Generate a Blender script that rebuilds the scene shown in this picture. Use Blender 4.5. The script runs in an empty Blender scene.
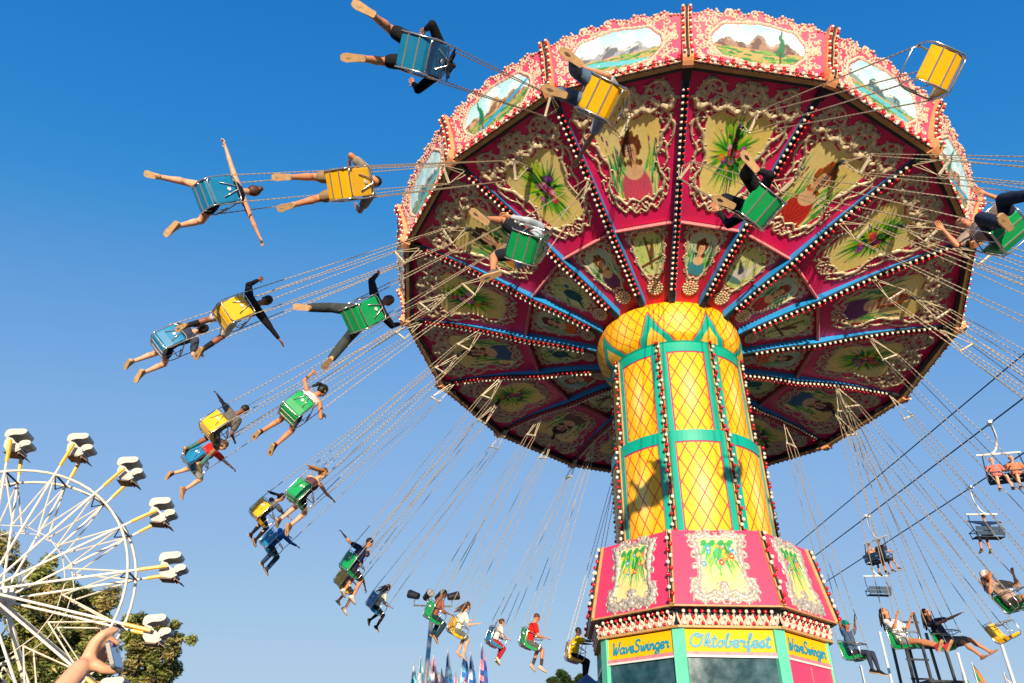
import bpy, bmesh, math, random
import numpy as np
from mathutils import Vector, Matrix
PI = math.pi
R_ = math.radians
scene = bpy.context.scene
COL = scene.collection

# ------------------------------------------------------------------ camera frame (solved once from the rim of the ride)
F_PX = 703.6
CX = Vector((0.9995818934, 0.0289143276, 0.0))                  # world X, Y, Z written in camera axes (x right, y down, z forward)
CY = Vector((-0.0156661199, 0.5415851282, 0.8404999236))
CZ = Vector((0.0243024901, -0.8401485050, 0.5418116633))
CAM_H = 1.6
def c2w(v): v = Vector(v); return Vector((CX.dot(v), CY.dot(v), CZ.dot(v)))
def ray(px, py): return c2w(((px-512)/F_PX, (py-341.5)/F_PX, 1.0))
def spot(px, py, dist):
    """world point seen at a pixel, at a horizontal distance from the viewer"""
    d = ray(px, py); k = dist/math.hypot(d.x, d.y)
    return Vector((d.x*k, d.y*k, d.z*k+CAM_H))

# ------------------------------------------------------------------ objects
WM = {}
def tag(o, label=None, cat=None, group=None, kind=None):
    if label: o['label'] = label
    if cat: o['category'] = cat
    if group: o['group'] = group
    if kind: o['kind'] = kind
    return o
def put(o, M=None, parent=None):
    M = M or Matrix.Identity(4)
    COL.objects.link(o); WM[o] = M
    if parent is not None:
        o.parent = parent; o.matrix_basis = WM[parent].inverted() @ M
    else: o.matrix_basis = M
    return o
def empty(name, M): 
    o = bpy.data.objects.new(name, None); o.empty_display_size = .2
    return put(o, M)
def obj(name, me, M=None, parent=None):
    if parent is not None and M is None: M = WM[parent]
    return put(bpy.data.objects.new(name, me), M, parent)

def basis_z(d):
    d = Vector(d).normalized()
    a = Vector((0, 0, 1)) if abs(d.z) < .9 else Vector((1, 0, 0))
    e = a.cross(d).normalized()
    return e, d.cross(e), d
def frame(x, y, z, o):
    M = Matrix.Identity(4)
    for i, c in enumerate((x, y, z, o)):
        for j in range(3): M[j][i] = c[j]
    return M
T = Matrix.Translation
def RZ(a): return Matrix.Rotation(a, 4, 'Z')

class MB:
    def __init__(s): s.v = []; s.f = []; s.m = []; s.mi = 0
    def add(s, vs, fs):
        b = len(s.v); s.v += [tuple(p) for p in vs]
        for f in fs: s.f.append([b+i for i in f]); s.m.append(s.mi)
    def box(s, c, d, M=None):
        x, y, z = d[0]/2, d[1]/2, d[2]/2
        vs = [Vector((i*x, j*y, k*z)) for i in (-1, 1) for j in (-1, 1) for k in (-1, 1)]
        if M is not None: vs = [M @ p for p in vs]
        c = Vector(c)
        s.add([p+c for p in vs], [(0,1,3,2),(4,6,7,5),(0,4,5,1),(2,3,7,6),(0,2,6,4),(1,5,7,3)])
    def bar(s, a, b, w, h, up=(0, 0, 1)):
        a, b = Vector(a), Vector(b); d = (b-a); L = d.length; d.normalize()
        side = d.cross(Vector(up))
        if side.length < 1e-4: side = d.cross(Vector((1, 0, 0)))
        side.normalize(); u = side.cross(d)
        M = Matrix((side, d, u)).transposed()
        s.box((a+b)/2, (w, L, h), M)
    def tube(s, pts, r, n=6, closed=False, cap=True):
        pts = [Vector(p) for p in pts]; N = len(pts)
        rs = r if isinstance(r, (list, tuple)) else [r]*N
        prev = None; vs = []
        for i, p in enumerate(pts):
            if closed: t = pts[(i+1) % N]-pts[i-1]
            else: t = pts[min(i+1, N-1)]-pts[max(i-1, 0)]
            if t.length < 1e-9: t = Vector((0, 0, 1))
            t.normalize()
            if prev is None: e = basis_z(t)[0]
            else:
                e = prev-t*prev.dot(t)
                if e.length < 1e-6: e = basis_z(t)[0]
                e.normalize()
            prev = e; g = t.cross(e)
            for k in range(n):
                a = 2*PI*k/n; vs.append(p+(e*math.cos(a)+g*math.sin(a))*rs[i])
        fs = []
        for i in range(N if closed else N-1):
            j = (i+1) % N
            for k in range(n):
                l = (k+1) % n; fs.append((i*n+k, i*n+l, j*n+l, j*n+k))
        if cap and not closed:
            fs.append(tuple(range(n-1, -1, -1))); fs.append(tuple((N-1)*n+k for k in range(n)))
        s.add(vs, fs)
    def ball(s, c, r, nu=6, nv=4, sc=(1, 1, 1)):
        vs = [(c[0], c[1], c[2]+r*sc[2])]
        for i in range(1, nv):
            a = PI*i/nv
            for k in range(nu):
                b = 2*PI*k/nu
                vs.append((c[0]+r*sc[0]*math.sin(a)*math.cos(b), c[1]+r*sc[1]*math.sin(a)*math.sin(b), c[2]+r*sc[2]*math.cos(a)))
        vs.append((c[0], c[1], c[2]-r*sc[2])); L = len(vs)-1
        fs = [(0, 1+k, 1+(k+1) % nu) for k in range(nu)]
        for i in range(nv-2):
            for k in range(nu):
                a = 1+i*nu+k; b = 1+i*nu+(k+1) % nu; fs.append((a, a+nu, b+nu, b))
        o = 1+(nv-2)*nu
        fs += [(L, o+(k+1) % nu, o+k) for k in range(nu)]
        s.add(vs, fs)
    def lathe(s, prof, n=32, a0=0, cap=False):
        vs = [(r*math.cos(a0+2*PI*k/n), r*math.sin(a0+2*PI*k/n), z) for r, z in prof for k in range(n)]
        fs = [(i*n+k, i*n+(k+1) % n, (i+1)*n+(k+1) % n, (i+1)*n+k) for i in range(len(prof)-1) for k in range(n)]
        s.add(vs, fs)
    def prism(s, poly, ext, M):
        """poly: 2-D outline in M's xy plane, thickness along M's z from 0 to ext"""
        n = len(poly)
        vs = [M @ Vector((x, y, 0)) for x, y in poly]+[M @ Vector((x, y, ext)) for x, y in poly]
        fs = [tuple(range(n-1, -1, -1)), tuple(range(n, 2*n))]+[(i, (i+1) % n, n+(i+1) % n, n+i) for i in range(n)]
        s.add(vs, fs)
    def stroke(s, pts2, w, hfac, pos, bump=0, seed=0):
        """carved scroll: a half-round ribbon along a 2-D path; pos(x, y, h) lifts it onto its surface"""
        N = len(pts2); vs = []
        ws = w if isinstance(w, (list, tuple)) else [w]*N
        prof = [(-1, 0), (-.75, .62), (-.25, .6), (0, 1), (.25, .6), (.75, .62), (1, 0)]
        for i, (x, y) in enumerate(pts2):
            x0, y0 = pts2[max(i-1, 0)]; x1, y1 = pts2[min(i+1, N-1)]
            l = math.hypot(x1-x0, y1-y0) or 1; nx, ny = -(y1-y0)/l, (x1-x0)/l
            ww = ws[i]*.5*(1+bump*math.sin(i*1.7+seed))
            for a, h in prof: vs.append(pos(x+nx*a*ww, y+ny*a*ww, h*ww*hfac*2))
        m = len(prof)
        s.add(vs, [(i*m+k, i*m+k+1, (i+1)*m+k+1, (i+1)*m+k) for i in range(N-1) for k in range(m-1)])
    def mesh(s, name, mats, smooth=False):
        me = bpy.data.meshes.new(name); me.from_pydata(s.v, [], s.f)
        for m in (mats if isinstance(mats, (list, tuple)) else [mats]): me.materials.append(m)
        me.polygons.foreach_set('material_index', s.m)
        if smooth: me.polygons.foreach_set('use_smooth', [True]*len(me.polygons))
        me.update(); return me

def smooth_path(p, sub=6, closed=False):
    """Catmull-Rom through points of any dimension"""
    P = [np.array(q, float) for q in p]; out = []; n = len(P)
    for i in range(n if closed else n-1):
        a = P[i-1] if (i > 0 or closed) else P[i]; b = P[i]; c = P[(i+1) % n]; d = P[(i+2) % n] if (closed or i+2 < n) else P[(i+1) % n]
        for k in range(sub):
            t = k/sub
            out.append(tuple(.5*((2*b)+(-a+c)*t+(2*a-5*b+4*c-d)*t*t+(-a+3*b-3*c+d)*t**3)))
    if not closed: out.append(tuple(P[-1]))
    return out

# ------------------------------------------------------------------ materials
def lin(c):
    return tuple(((x/255)/12.92 if x/255 <= .04045 else ((x/255+.055)/1.055)**2.4) for x in c)
def mat(name, col, rough=.5, metal=0., var=.12, scale=6., bump=0., coat=0., attr=False, dirt=0., spec=.5, trans=0.):
    m = bpy.data.materials.new(name); m.use_nodes = True; nt = m.node_tree; N = nt.nodes; L = nt.links
    b = N['Principled BSDF']
    b.inputs['Roughness'].default_value = rough; b.inputs['Metallic'].default_value = metal
    b.inputs['Specular IOR Level'].default_value = spec
    b.inputs['Coat Weight'].default_value = coat; b.inputs['Coat Roughness'].default_value = .12
    tc = N.new('ShaderNodeTexCoord'); no = N.new('ShaderNodeTexNoise')
    no.inputs['Scale'].default_value = scale; no.inputs['Detail'].default_value = 5
    L.new(tc.outputs['Object'], no.inputs['Vector'])
    mr = N.new('ShaderNodeMapRange'); mr.inputs[1].default_value = .3; mr.inputs[2].default_value = .7
    mr.inputs[3].default_value = 1-var; mr.inputs[4].default_value = 1+var*.6
    L.new(no.outputs['Fac'], mr.inputs[0])
    mx = N.new('ShaderNodeVectorMath'); mx.operation = 'SCALE'
    if attr:
        at = N.new('ShaderNodeAttribute'); at.attribute_name = 'Col'; L.new(at.outputs['Color'], mx.inputs[0])
    else:
        c = N.new('ShaderNodeRGB'); c.outputs[0].default_value = (*col, 1); L.new(c.outputs[0], mx.inputs[0])
    L.new(mr.outputs[0], mx.inputs['Scale']); last = mx.outputs[0]
    if dirt:
        n2 = N.new('ShaderNodeTexNoise'); n2.inputs['Scale'].default_value = 2.2; n2.inputs['Detail'].default_value = 8; n2.inputs['Roughness'].default_value = .7
        L.new(tc.outputs['Object'], n2.inputs['Vector'])
        m2 = N.new('ShaderNodeMapRange'); m2.inputs[1].default_value = .52; m2.inputs[2].default_value = .72; m2.inputs[4].default_value = dirt
        L.new(n2.outputs['Fac'], m2.inputs[0])
        mi = N.new('ShaderNodeMix'); mi.data_type = 'RGBA'; L.new(m2.outputs[0], mi.inputs[0]); L.new(last, mi.inputs[6])
        mi.inputs[7].default_value = (.10, .075, .05, 1); last = mi.outputs[2]
    L.new(last, b.inputs['Base Color'])
    if bump:
        bp = N.new('ShaderNodeBump'); bp.inputs['Strength'].default_value = bump; bp.inputs['Distance'].default_value = .02
        L.new(no.outputs['Fac'], bp.inputs['Height']); L.new(bp.outputs[0], b.inputs['Normal'])
    if trans: b.inputs['Transmission Weight'].default_value = trans
    return m
M_PAINT = mat('painted_art', (1, 1, 1), .5, var=.1, scale=14, attr=True, spec=.35, dirt=.08)
M_PINK = mat('pink_enamel', lin((240, 30, 106)), .4, var=.12, scale=3, coat=.12, dirt=.18)
M_PINKB = mat('skirt_pink', lin((224, 58, 100)), .38, var=.08, scale=2.5, coat=.15, dirt=.10)
M_RED = mat('inner_panel_crimson', lin((214, 28, 66)), .42, var=.2, scale=3, coat=.1, dirt=.2)
M_GOLD = mat('antique_gold_carving', lin((228, 208, 172)), .36, .2, var=.3, scale=18, bump=.4, dirt=.15)
M_BPINK = mat('board_pink', lin((220, 74, 108)), .42, var=.15, scale=4, dirt=.12)
M_CREAM = mat('cream_carving', lin((222, 188, 166)), .45, 0, var=.25, scale=22, bump=.4)
M_SILVER = mat('silver_carving', lin((196, 186, 174)), .38, .3, var=.3, scale=20, bump=.4)
M_BLUE = mat('rib_blue_paint', lin((36, 142, 214)), .4, var=.14, scale=5, dirt=.15)
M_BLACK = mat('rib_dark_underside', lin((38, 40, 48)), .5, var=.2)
M_WB = mat('white_bulb_glass', lin((240, 226, 205)), .12, var=.05, coat=.5)
M_RB = mat('red_bulb_glass', lin((206, 24, 34)), .12, var=.05, coat=.5)
M_PEACH = mat('peach_trim', lin((232, 158, 108)), .5, var=.12, dirt=.15)
M_TAN = mat('tan_wood_trim', lin((196, 148, 92)), .55, var=.22, scale=9, dirt=.2)
M_ROPE = mat('pale_pink_moulding', lin((226, 130, 138)), .5, var=.3, scale=25, bump=.5)
M_TEAL = mat('teal_enamel', lin((0, 166, 140)), .36, var=.1, scale=3, coat=.2, dirt=.1)
M_MINT = mat('mint_post_paint', lin((96, 196, 164)), .42, var=.1, scale=3, dirt=.12)
M_YEL = mat('yellow_sign_paint', lin((244, 184, 6)), .6, spec=.2, var=.05, scale=3, dirt=.06)
M_LETTER = mat('turquoise_lettering', lin((20, 140, 160)), .4, var=.08)
M_WHITE = mat('white_paint', lin((226, 222, 214)), .4, var=.12, scale=4, dirt=.12)
M_CANVAS = mat('roof_canvas', lin((190, 60, 80)), .8, var=.15)
M_STEEL = mat('galvanised_steel', lin((205, 200, 190)), .32, .75, var=.2, scale=20)
M_CHROME = mat('worn_chrome_tube', lin((214, 206, 194)), .22, .85, var=.2, scale=15)
M_CHAIN = mat('chain_steel', lin((190, 172, 144)), .45, .3, var=.3, scale=30)
M_ROD = mat('painted_hanger_rod', lin((222, 208, 178)), .45, .2, var=.2, scale=20)
M_DARK = mat('dark_grey_metal', lin((44, 46, 52)), .5, .3, var=.2)
M_INT = mat('booth_interior', lin((26, 44, 64)), .7, var=.3)
PLASTIC = {'green': mat('green_seat_plastic', lin((10, 158, 84)), .36, var=.12, scale=5, dirt=.25),
           'yellow': mat('yellow_seat_plastic', lin((246, 184, 6)), .36, var=.1, scale=5, dirt=.22),
           'blue': mat('blue_seat_plastic', lin((14, 124, 172)), .36, var=.12, scale=5, dirt=.22)}
# ------------------------------------------------------------------ painting on vertex colours
def vnoise(X, Y, sc, seed):
    rng = np.random.RandomState(seed); G = rng.rand(64, 64)
    x = X*sc+7.3; y = Y*sc+3.1; xi = np.floor(x).astype(int); yi = np.floor(y).astype(int); fx = x-xi; fy = y-yi
    fx = fx*fx*(3-2*fx); fy = fy*fy*(3-2*fy); g = lambda a, b: G[a % 64, b % 64]
    return (g(xi, yi)*(1-fx)+g(xi+1, yi)*fx)*(1-fy)+(g(xi, yi+1)*(1-fx)+g(xi+1, yi+1)*fx)*fy
def fbm(X, Y, sc, seed): return vnoise(X, Y, sc, seed)*.55+vnoise(X, Y, sc*2.1, seed+1)*.3+vnoise(X, Y, sc*4.3, seed+2)*.15
class Canvas:
    """unit painting: x in -1..1, y in 0..1 (up); asp = half width / height so that shapes stay round"""
    def __init__(s, nx, ny, asp, seed=0):
        s.nx, s.ny, s.asp = nx, ny, asp; s.rng = np.random.RandomState(seed); s.seed = seed
        x = np.linspace(-1, 1, nx); y = np.linspace(0, 1, ny); s.U, s.V = np.meshgrid(x, y)
        s.X = s.U*asp; s.Y = s.V; s.C = np.zeros((ny, nx, 3))
    def fill(s, m, c, a=1.):
        m = (np.clip(m, 0, 1)*a)[..., None] if m.dtype != bool else m[..., None]*a
        s.C = s.C*(1-m)+np.array(c, float)*m
    def ell(s, x, y, rx, ry, c, a=1., rot=0, soft=.12):
        dx, dy = s.X-x, s.Y-y; cr, sr = math.cos(rot), math.sin(rot)
        d = np.hypot((dx*cr+dy*sr)/rx, (-dx*sr+dy*cr)/ry); s.fill(np.clip((1-d)/soft+.5, 0, 1), c, a)
    def seg(s, x0, y0, x1, y1, w, c, a=1., taper=True):
        dx, dy = x1-x0, y1-y0; L = dx*dx+dy*dy+1e-12
        t = np.clip(((s.X-x0)*dx+(s.Y-y0)*dy)/L, 0, 1); d = np.hypot(s.X-x0-t*dx, s.Y-y0-t*dy)
        ww = w*(1-.85*t) if taper else w
        s.fill(np.clip((ww-d)/(w*.35)+.3, 0, 1), c, a)
    def bg(s, c1, c2, sc=2.5):
        n = fbm(s.X, s.Y, sc, s.seed+5)[..., None]; s.C = np.array(c1, float)*(1-n)+np.array(c2, float)*n
def p_flowers(c, cx=0, cy=.5, R=.44, bg=((255, 222, 110), (255, 240, 168)), n=170, wild=1.):
    r = c.rng; c.bg(*bg)
    for i in range(n):
        a = r.uniform(0, 2*PI); L = R*r.uniform(.55, 1.05); g = [(20, 140, 50), (70, 190, 30), (160, 220, 20), (214, 234, 50), (10, 110, 60)][r.randint(5)]
        c.seg(cx+.05*math.cos(a), cy+.05*math.sin(a), cx+L*.8*math.cos(a)+r.uniform(-.03, .03), cy+L*1.1*math.sin(a)+r.uniform(-.03, .03), .022*wild, g, .85)
    for i in range(26):
        a = r.uniform(0, 2*PI); L = R*r.uniform(.05, .42)
        c.ell(cx+L*math.cos(a), cy+L*1.2*math.sin(a), .03, .022, (18, 60, 40), .8, a)
    for i in range(13):
        a = r.uniform(0, 2*PI); L = R*r.uniform(.0, .5); x, y = cx+L*.8*math.cos(a), cy+L*1.2*math.sin(a)
        k = [(228, 60, 90), (250, 140, 30), (220, 30, 50), (190, 90, 170), (250, 170, 180), (120, 60, 140)][r.randint(6)]; q = r.uniform(.025, .05)
        c.ell(x, y, q, q, k); c.ell(x, y, q*.45, q*.45, tuple(min(255, v+50) for v in k)); c.ell(x+q*.2, y-q*.3, q*.2, q*.2, (90, 20, 40), .7)
    for i in range(7): c.ell(cx+r.uniform(-.7, .7)*c.asp, cy+r.uniform(-.4, .4), .02, .012, (235, 120, 140), .8, r.uniform(0, 3))
def p_lady(c, dress=(226, 80, 110), hair=(110, 60, 30), bg=((255, 224, 120), (255, 242, 180)), cx=0, sc=1., look=1):
    r = c.rng; c.bg(*bg)
    for i in range(46):
        sd = r.choice([-1, 1]); x = cx+sd*r.uniform(.25, .9)*c.asp; y = r.uniform(.05, .5)
        g = [(30, 150, 60), (80, 190, 50), (150, 210, 60), (20, 110, 70), (90, 200, 140)][r.randint(5)]
        c.seg(x, y, x+sd*r.uniform(-.03, .08), y+r.uniform(.12, .3), .02, g, .85)
    for i in range(6): 
        sd = r.choice([-1, 1]); x = cx+sd*r.uniform(.4, .8)*c.asp; y = r.uniform(.5, .8); c.seg(x, y-.15, x, y, .006, (60, 110, 50)); c.ell(x, y, .012, .035, (110, 60, 120), .9)
    sk = (252, 206, 158); sh = (226, 154, 106)
    for i in range(11):
        a = PI*i/10; c.ell(cx+.10*sc*math.cos(a), .66*sc+.13*sc*math.sin(a), .05*sc, .06*sc, hair)
    for i in range(70):
        a = r.uniform(0, 2*PI); q = r.uniform(.095, .165)*sc
        c.ell(cx+q*math.cos(a), (.71 if math.sin(a) > -.3 else .62)*sc+q*1.15*math.sin(a)*(1 if math.sin(a) > -.3 else 1.3), .028*sc, .034*sc, tuple(int(v*r.uniform(.6, 1.5)) for v in hair), .9)
    c.ell(cx, .12, .30*sc, .30*sc, dress)
    for i in range(14):
        a = PI*(i+.5)/14; c.seg(cx+.05*math.cos(a), .02, cx+.27*sc*math.cos(a), .1+.26*sc*math.sin(a), .012, tuple(int(v*(.65 if i % 2 else 1.15)) if v*1.15 < 255 else 255 for v in dress), .7)
    c.ell(cx, .36*sc+.03, .17*sc, .10*sc, sk); c.ell(cx, .46*sc, .055*sc, .11*sc, sh)
    c.ell(cx, .42*sc, .05*sc, .08*sc, sk, .8)
    c.ell(cx+look*.01, .66*sc, .095*sc, .125*sc, sk); c.ell(cx-look*.05, .63*sc, .04*sc, .09*sc, sh, .5)
    c.ell(cx, .80*sc, .12*sc, .05*sc, hair)
    for e in (-1, 1):
        c.ell(cx+look*.015+e*.038*sc, .672*sc, .017*sc, .009*sc, (60, 36, 30)); c.ell(cx+look*.015+e*.038*sc, .70*sc, .022*sc, .006*sc, (110, 66, 40))
        c.ell(cx+look*.015+e*.055*sc, .625*sc, .02*sc, .018*sc, (236, 130, 100), .6)
    c.seg(cx+look*.02, .68*sc, cx+look*.028, .632*sc, .006*sc, sh, .9, False); c.ell(cx+look*.016, .595*sc, .022*sc, .009*sc, (200, 40, 50))
def p_bird(c, kind=0):
    r = c.rng; c.bg((200, 224, 130), (246, 238, 180))
    for i in range(40):
        x = r.uniform(-1, 1)*c.asp; y = r.uniform(0, 1); a = r.uniform(0, 2*PI)
        c.seg(x, y, x+.16*math.cos(a), y+.16*math.sin(a), .022, [(40, 150, 60), (110, 190, 40), (20, 110, 60), (180, 210, 60)][r.randint(4)], .8)
    if kind == 0:
        c.seg(-.3, .25, .34, .42, .03, (110, 66, 36), 1, False); c.seg(.02, .2, -.06, .85, .03, (130, 80, 40), 1, False)
        c.ell(.06, .52, .07, .16, (120, 84, 60), 1, -.3); c.ell(.1, .68, .045, .045, (150, 50, 40)); c.seg(.02, .42, -.06, .25, .035, (70, 50, 50))
    elif kind == 1:
        c.ell(0, .38, .26, .15, (226, 224, 220), 1, .3); c.seg(.14, .42, .2, .7, .045, (240, 236, 228), 1, False); c.ell(.2, .74, .05, .045, (238, 236, 228))
        c.seg(.22, .74, .3, .71, .02, (240, 130, 30)); c.seg(-.05, .42, -.3, .62, .08, (70, 74, 84)); c.ell(-.1, .2, .34, .07, (60, 120, 130), .8)
    else:
        c.ell(0, .45, .16, .22, (34, 96, 104), 1, .5); c.ell(.12, .68, .06, .06, (50, 130, 140)); c.seg(-.05, .3, -.25, .05, .05, (20, 60, 80)); c.seg(0, .45, .25, .3, .05, (40, 110, 90))
def p_land(c, kind=0):
    r = c.rng; U, V = c.U, c.V; s = c.seed
    t = V[..., None]; c.C = np.array((232, 238, 226))*(1-t)+np.array((150, 206, 220))*t
    c.fill(fbm(U, V*2, 3, s+3) > .56, (244, 244, 236), .5)
    hz = .34+.04*r.rand()
    cols = [((96, 70, 66), (150, 118, 100)), ((88, 92, 104), (150, 152, 158)), ((120, 84, 60), (190, 150, 110)), ((60, 90, 96), (120, 150, 150))][kind % 4]
    pk = r.uniform(-.4, .4)
    ridge = hz+.34*np.exp(-((U-pk)/.22)**2)+.26*np.exp(-((U-pk-.55)/.28)**2)+.22*np.exp(-((U-pk+.6)/.3)**2)+.16*(fbm(U, U*0, 7, s)-.5)
    m = V < ridge; c.fill(m, cols[1]); c.fill(m & (fbm(U*1.0, V-.6*U, 7, s+9) > .5), cols[0], .85); c.fill(m & (V > ridge-.07) & (fbm(U, V, 9, s+4) > .45), (236, 236, 232), .7 if kind % 2 else .25)
    c.fill(V < hz+.03*np.sin(U*9), (120, 150, 70)); c.fill((V < hz+.02) & (fbm(U, V*3, 5, s+6) > .5), (196, 150, 96), .8)
    c.fill((V < hz-.02) & (fbm(U+3, V*3, 6, s+8) > .56), (40, 120, 60), .9)
    if kind % 4 in (1, 3): c.fill((V < hz-.03) & (V > .08) & (np.abs(V-.18-.08*np.sin(U*2.4+s)) < .07), (90, 180, 200), .9)
    if kind % 4 == 2: c.fill(np.abs(V-.22-.35*(U+.2)) < .05*(1.3-V), (40, 150, 200)); 
    if kind % 2 == 0:
        x = r.uniform(.3, .55)*r.choice([-1, 1])*c.asp
        for i in range(7): c.ell(x+r.uniform(-.04, .04), .35+.08*i, .12*(1-i/8.), .07, (30, 110, 70), .95)
        c.seg(x, .1, x, .4, .02, (90, 60, 40), 1, False)
    for i in range(20): c.ell(r.uniform(-1, 1)*c.asp, r.uniform(0, .25), .03, .015, [(50, 130, 50), (200, 80, 60), (230, 200, 90)][r.randint(3)], .8)
def inside(poly, U, V):
    m = np.zeros(U.shape, bool); n = len(poly)
    for i in range(n):
        x0, y0 = poly[i]; x1, y1 = poly[(i+1) % n]
        if y0 == y1: continue
        m ^= ((y0 > V) != (y1 > V)) & (U < (x1-x0)*(V-y0)/(y1-y0)+x0)
    return m
def art_mesh(name, c, pos, poly=None, flip=False):
    """grid of the canvas placed by pos(u, v); cells outside the outline are left out"""
    ny, nx = c.ny, c.nx
    vs = [pos(float(c.U[j, i]), float(c.V[j, i])) for j in range(ny) for i in range(nx)]
    um = (c.U[:-1, :-1]+c.U[1:, 1:])/2; vm = (c.V[:-1, :-1]+c.V[1:, 1:])/2
    keep = inside(poly, um, vm) if poly else np.ones(um.shape, bool)
    fs = []
    for j in range(ny-1):
        for i in range(nx-1):
            if keep[j, i]:
                a = j*nx+i; f = (a, a+1, a+1+nx, a+nx); fs.append(f[::-1] if flip else f)
    me = bpy.data.meshes.new(name); me.from_pydata(vs, [], fs)
    at = me.color_attributes.new('Col', 'FLOAT_COLOR', 'POINT')
    s = np.clip(c.C, 0, 255)/255.; l = np.where(s <= .04045, s/12.92, ((s+.055)/1.055)**2.4)
    rgba = np.ones((ny*nx, 4), np.float32); rgba[:, :3] = l.reshape(-1, 3)
    at.data.foreach_set('color', rgba.ravel()); me.materials.append(M_PAINT)
    me.polygons.foreach_set('use_smooth', [True]*len(me.polygons)); me.update()
    return me
# ------------------------------------------------------------------ the swing ride: crown
SC = 1.2727                                              # the ride is modelled at 11 m across the crown and stands 14 m across
CEN = Vector((3.158071892, 11.901163806, 9.792738355))
CEN_W = Vector((4.01928, 15.14661, 12.02714))            # centre of the rim as it stands on the ground of the fair
NV = Vector((0.0983554069, 0.1951237353, 0.9758344849)).normalized()
UV = Vector((-0.9906571240, -0.0738902053, 0.1146241695)).normalized()
VV = NV.cross(UV)
PH = 1.35816794
S = 5.5
AX = Vector((4.03665, 14.98681, 0))             # column axis on the ground
MC = frame(UV, VV, NV, CEN_W) @ Matrix.Scale(SC, 4) @ RZ(PH)
def MK(k): return MC @ RZ(k*2*PI/16)
ride = empty('swing_ride', T(AX))
tag(ride, 'tall carousel swing ride with tilted pink painted crown and yellow lattice column', 'swing ride')
H16 = math.radians(11.25)
def zs(x):
    """height of the ceiling surface (crown frame) at radius x"""
    if x >= 2.86:
        t = (x-2.86)/(5.4-2.86); return -.37+.44*t+.04*math.sin(PI*t)
    t = (2.86-x)/1.5; return -.33-.36*t+.0*math.sin(PI*t)
def rb(x):
    """height of a rib's bottom edge"""
    if x >= 2.86:
        t = (x-2.86)/(5.2-2.86); return -.53+.53*t+.06*math.sin(PI*t)
    t = (2.86-x)/1.47; return -.53-.33*t+.03*math.sin(PI*t)
TH = math.tan(H16)

def ceil_panel(x0, x1, nx, m, lo):
    b = MB(); n = nx+1; ny = 7
    for lay in (0, .03):
        vs = []
        for i in range(n):
            x = x0+(x1-x0)*i/nx
            for j in range(ny):
                vs.append((x, x*TH*(-1+2*j/(ny-1)), zs(min(max(x, lo[0]), lo[1]))+lay))
        fs = [(i*ny+j, (i+1)*ny+j, (i+1)*ny+j+1, i*ny+j+1) for i in range(nx) for j in range(ny-1)]
        if not lay: fs = [f[::-1] for f in fs]
        b.add(vs, fs)
    return b.mesh('ceiling_panel', m, True)
me_out = ceil_panel(2.84, 5.37, 14, M_PINK, (2.861, 9)); me_in = ceil_panel(1.2, 2.80, 8, M_RED, (0, 2.858))

def pos_out(u, v, h=0.):
    x = 2.9+2.4*v; return (x, u*x*TH*.97, zs(max(x, 2.861))-.006-h)
def pos_in(u, v, h=0.):
    x = 1.42+1.36*v; return (x, u*x*TH*.95, zs(min(x, 2.858))-.006-h)
OUT_ART = [(0, .17), (.30, .17), (.48, .20), (.56, .30), (.50, .42), (.56, .52), (.62, .60), (.60, .70), (.40, .76), (.14, .73), (0, .78)]
OUT_ART = OUT_ART+[(-x, y) for x, y in OUT_ART[::-1]]
IN_ART = [(0, .30), (.34, .33), (.52, .48), (.56, .66), (.50, .84), (.24, .92), (0, .90)]
IN_ART = IN_ART+[(-x, y) for x, y in IN_ART[::-1]]

def mirror(b, pts, w, hf, pos, bump, seed):
    sp = smooth_path([(p[0], p[1]) for p in pts], 6)
    n = len(sp); ws = [w*(.35+.65*math.sin(PI*min(1, (i+2)/(n*.55)) if i < n*.5 else PI*.5+PI*.42*(i/n-.5)/.5)) for i in range(n)]
    ws = [q*.95 for q in ws]
    b.stroke(sp, ws, hf, pos, bump, seed); b.stroke([(-x, y) for x, y in sp], ws, hf, pos, bump, seed)
    for i in range(3, n-2, 4):                            # acanthus leaves along the stem
        (x0, y0), (x1, y1) = sp[i-1], sp[i+1]; l = math.hypot(x1-x0, y1-y0) or 1; tx, ty = (x1-x0)/l, (y1-y0)/l
        d = 1 if (i//4) % 2 else -1; nx, ny = -ty*d, tx*d; x, y = sp[i]; L = w*.8
        lf = smooth_path([(x, y), (x+(nx*.5+tx*.35)*L, y+(ny*.5+ty*.35)*L), (x+(nx*.95+tx*.2)*L, y+(ny*.95+ty*.2)*L), (x+(nx*1.0-tx*.15)*L, y+(ny*1.0-ty*.15)*L)], 3)
        lw = [w*.55*(1-.75*j/(len(lf)-1)) for j in range(len(lf))]
        b.stroke(lf, lw, hf*1.2, pos); b.stroke([(-a_, c_) for a_, c_ in lf], lw, hf*1.2, pos)
def curl(x, y, r, a, d=1, turns=1.2, n=5, asp=1.):
    """points of a spiral ending at x, y"""
    out = []
    for i in range(int(turns*6)+1):
        t = i/(turns*6); rr = r*(1-.8*t); q = a+d*t*turns*2*PI
        out.append((x+rr*math.cos(q)*asp, y+rr*math.sin(q)))
    return out
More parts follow.
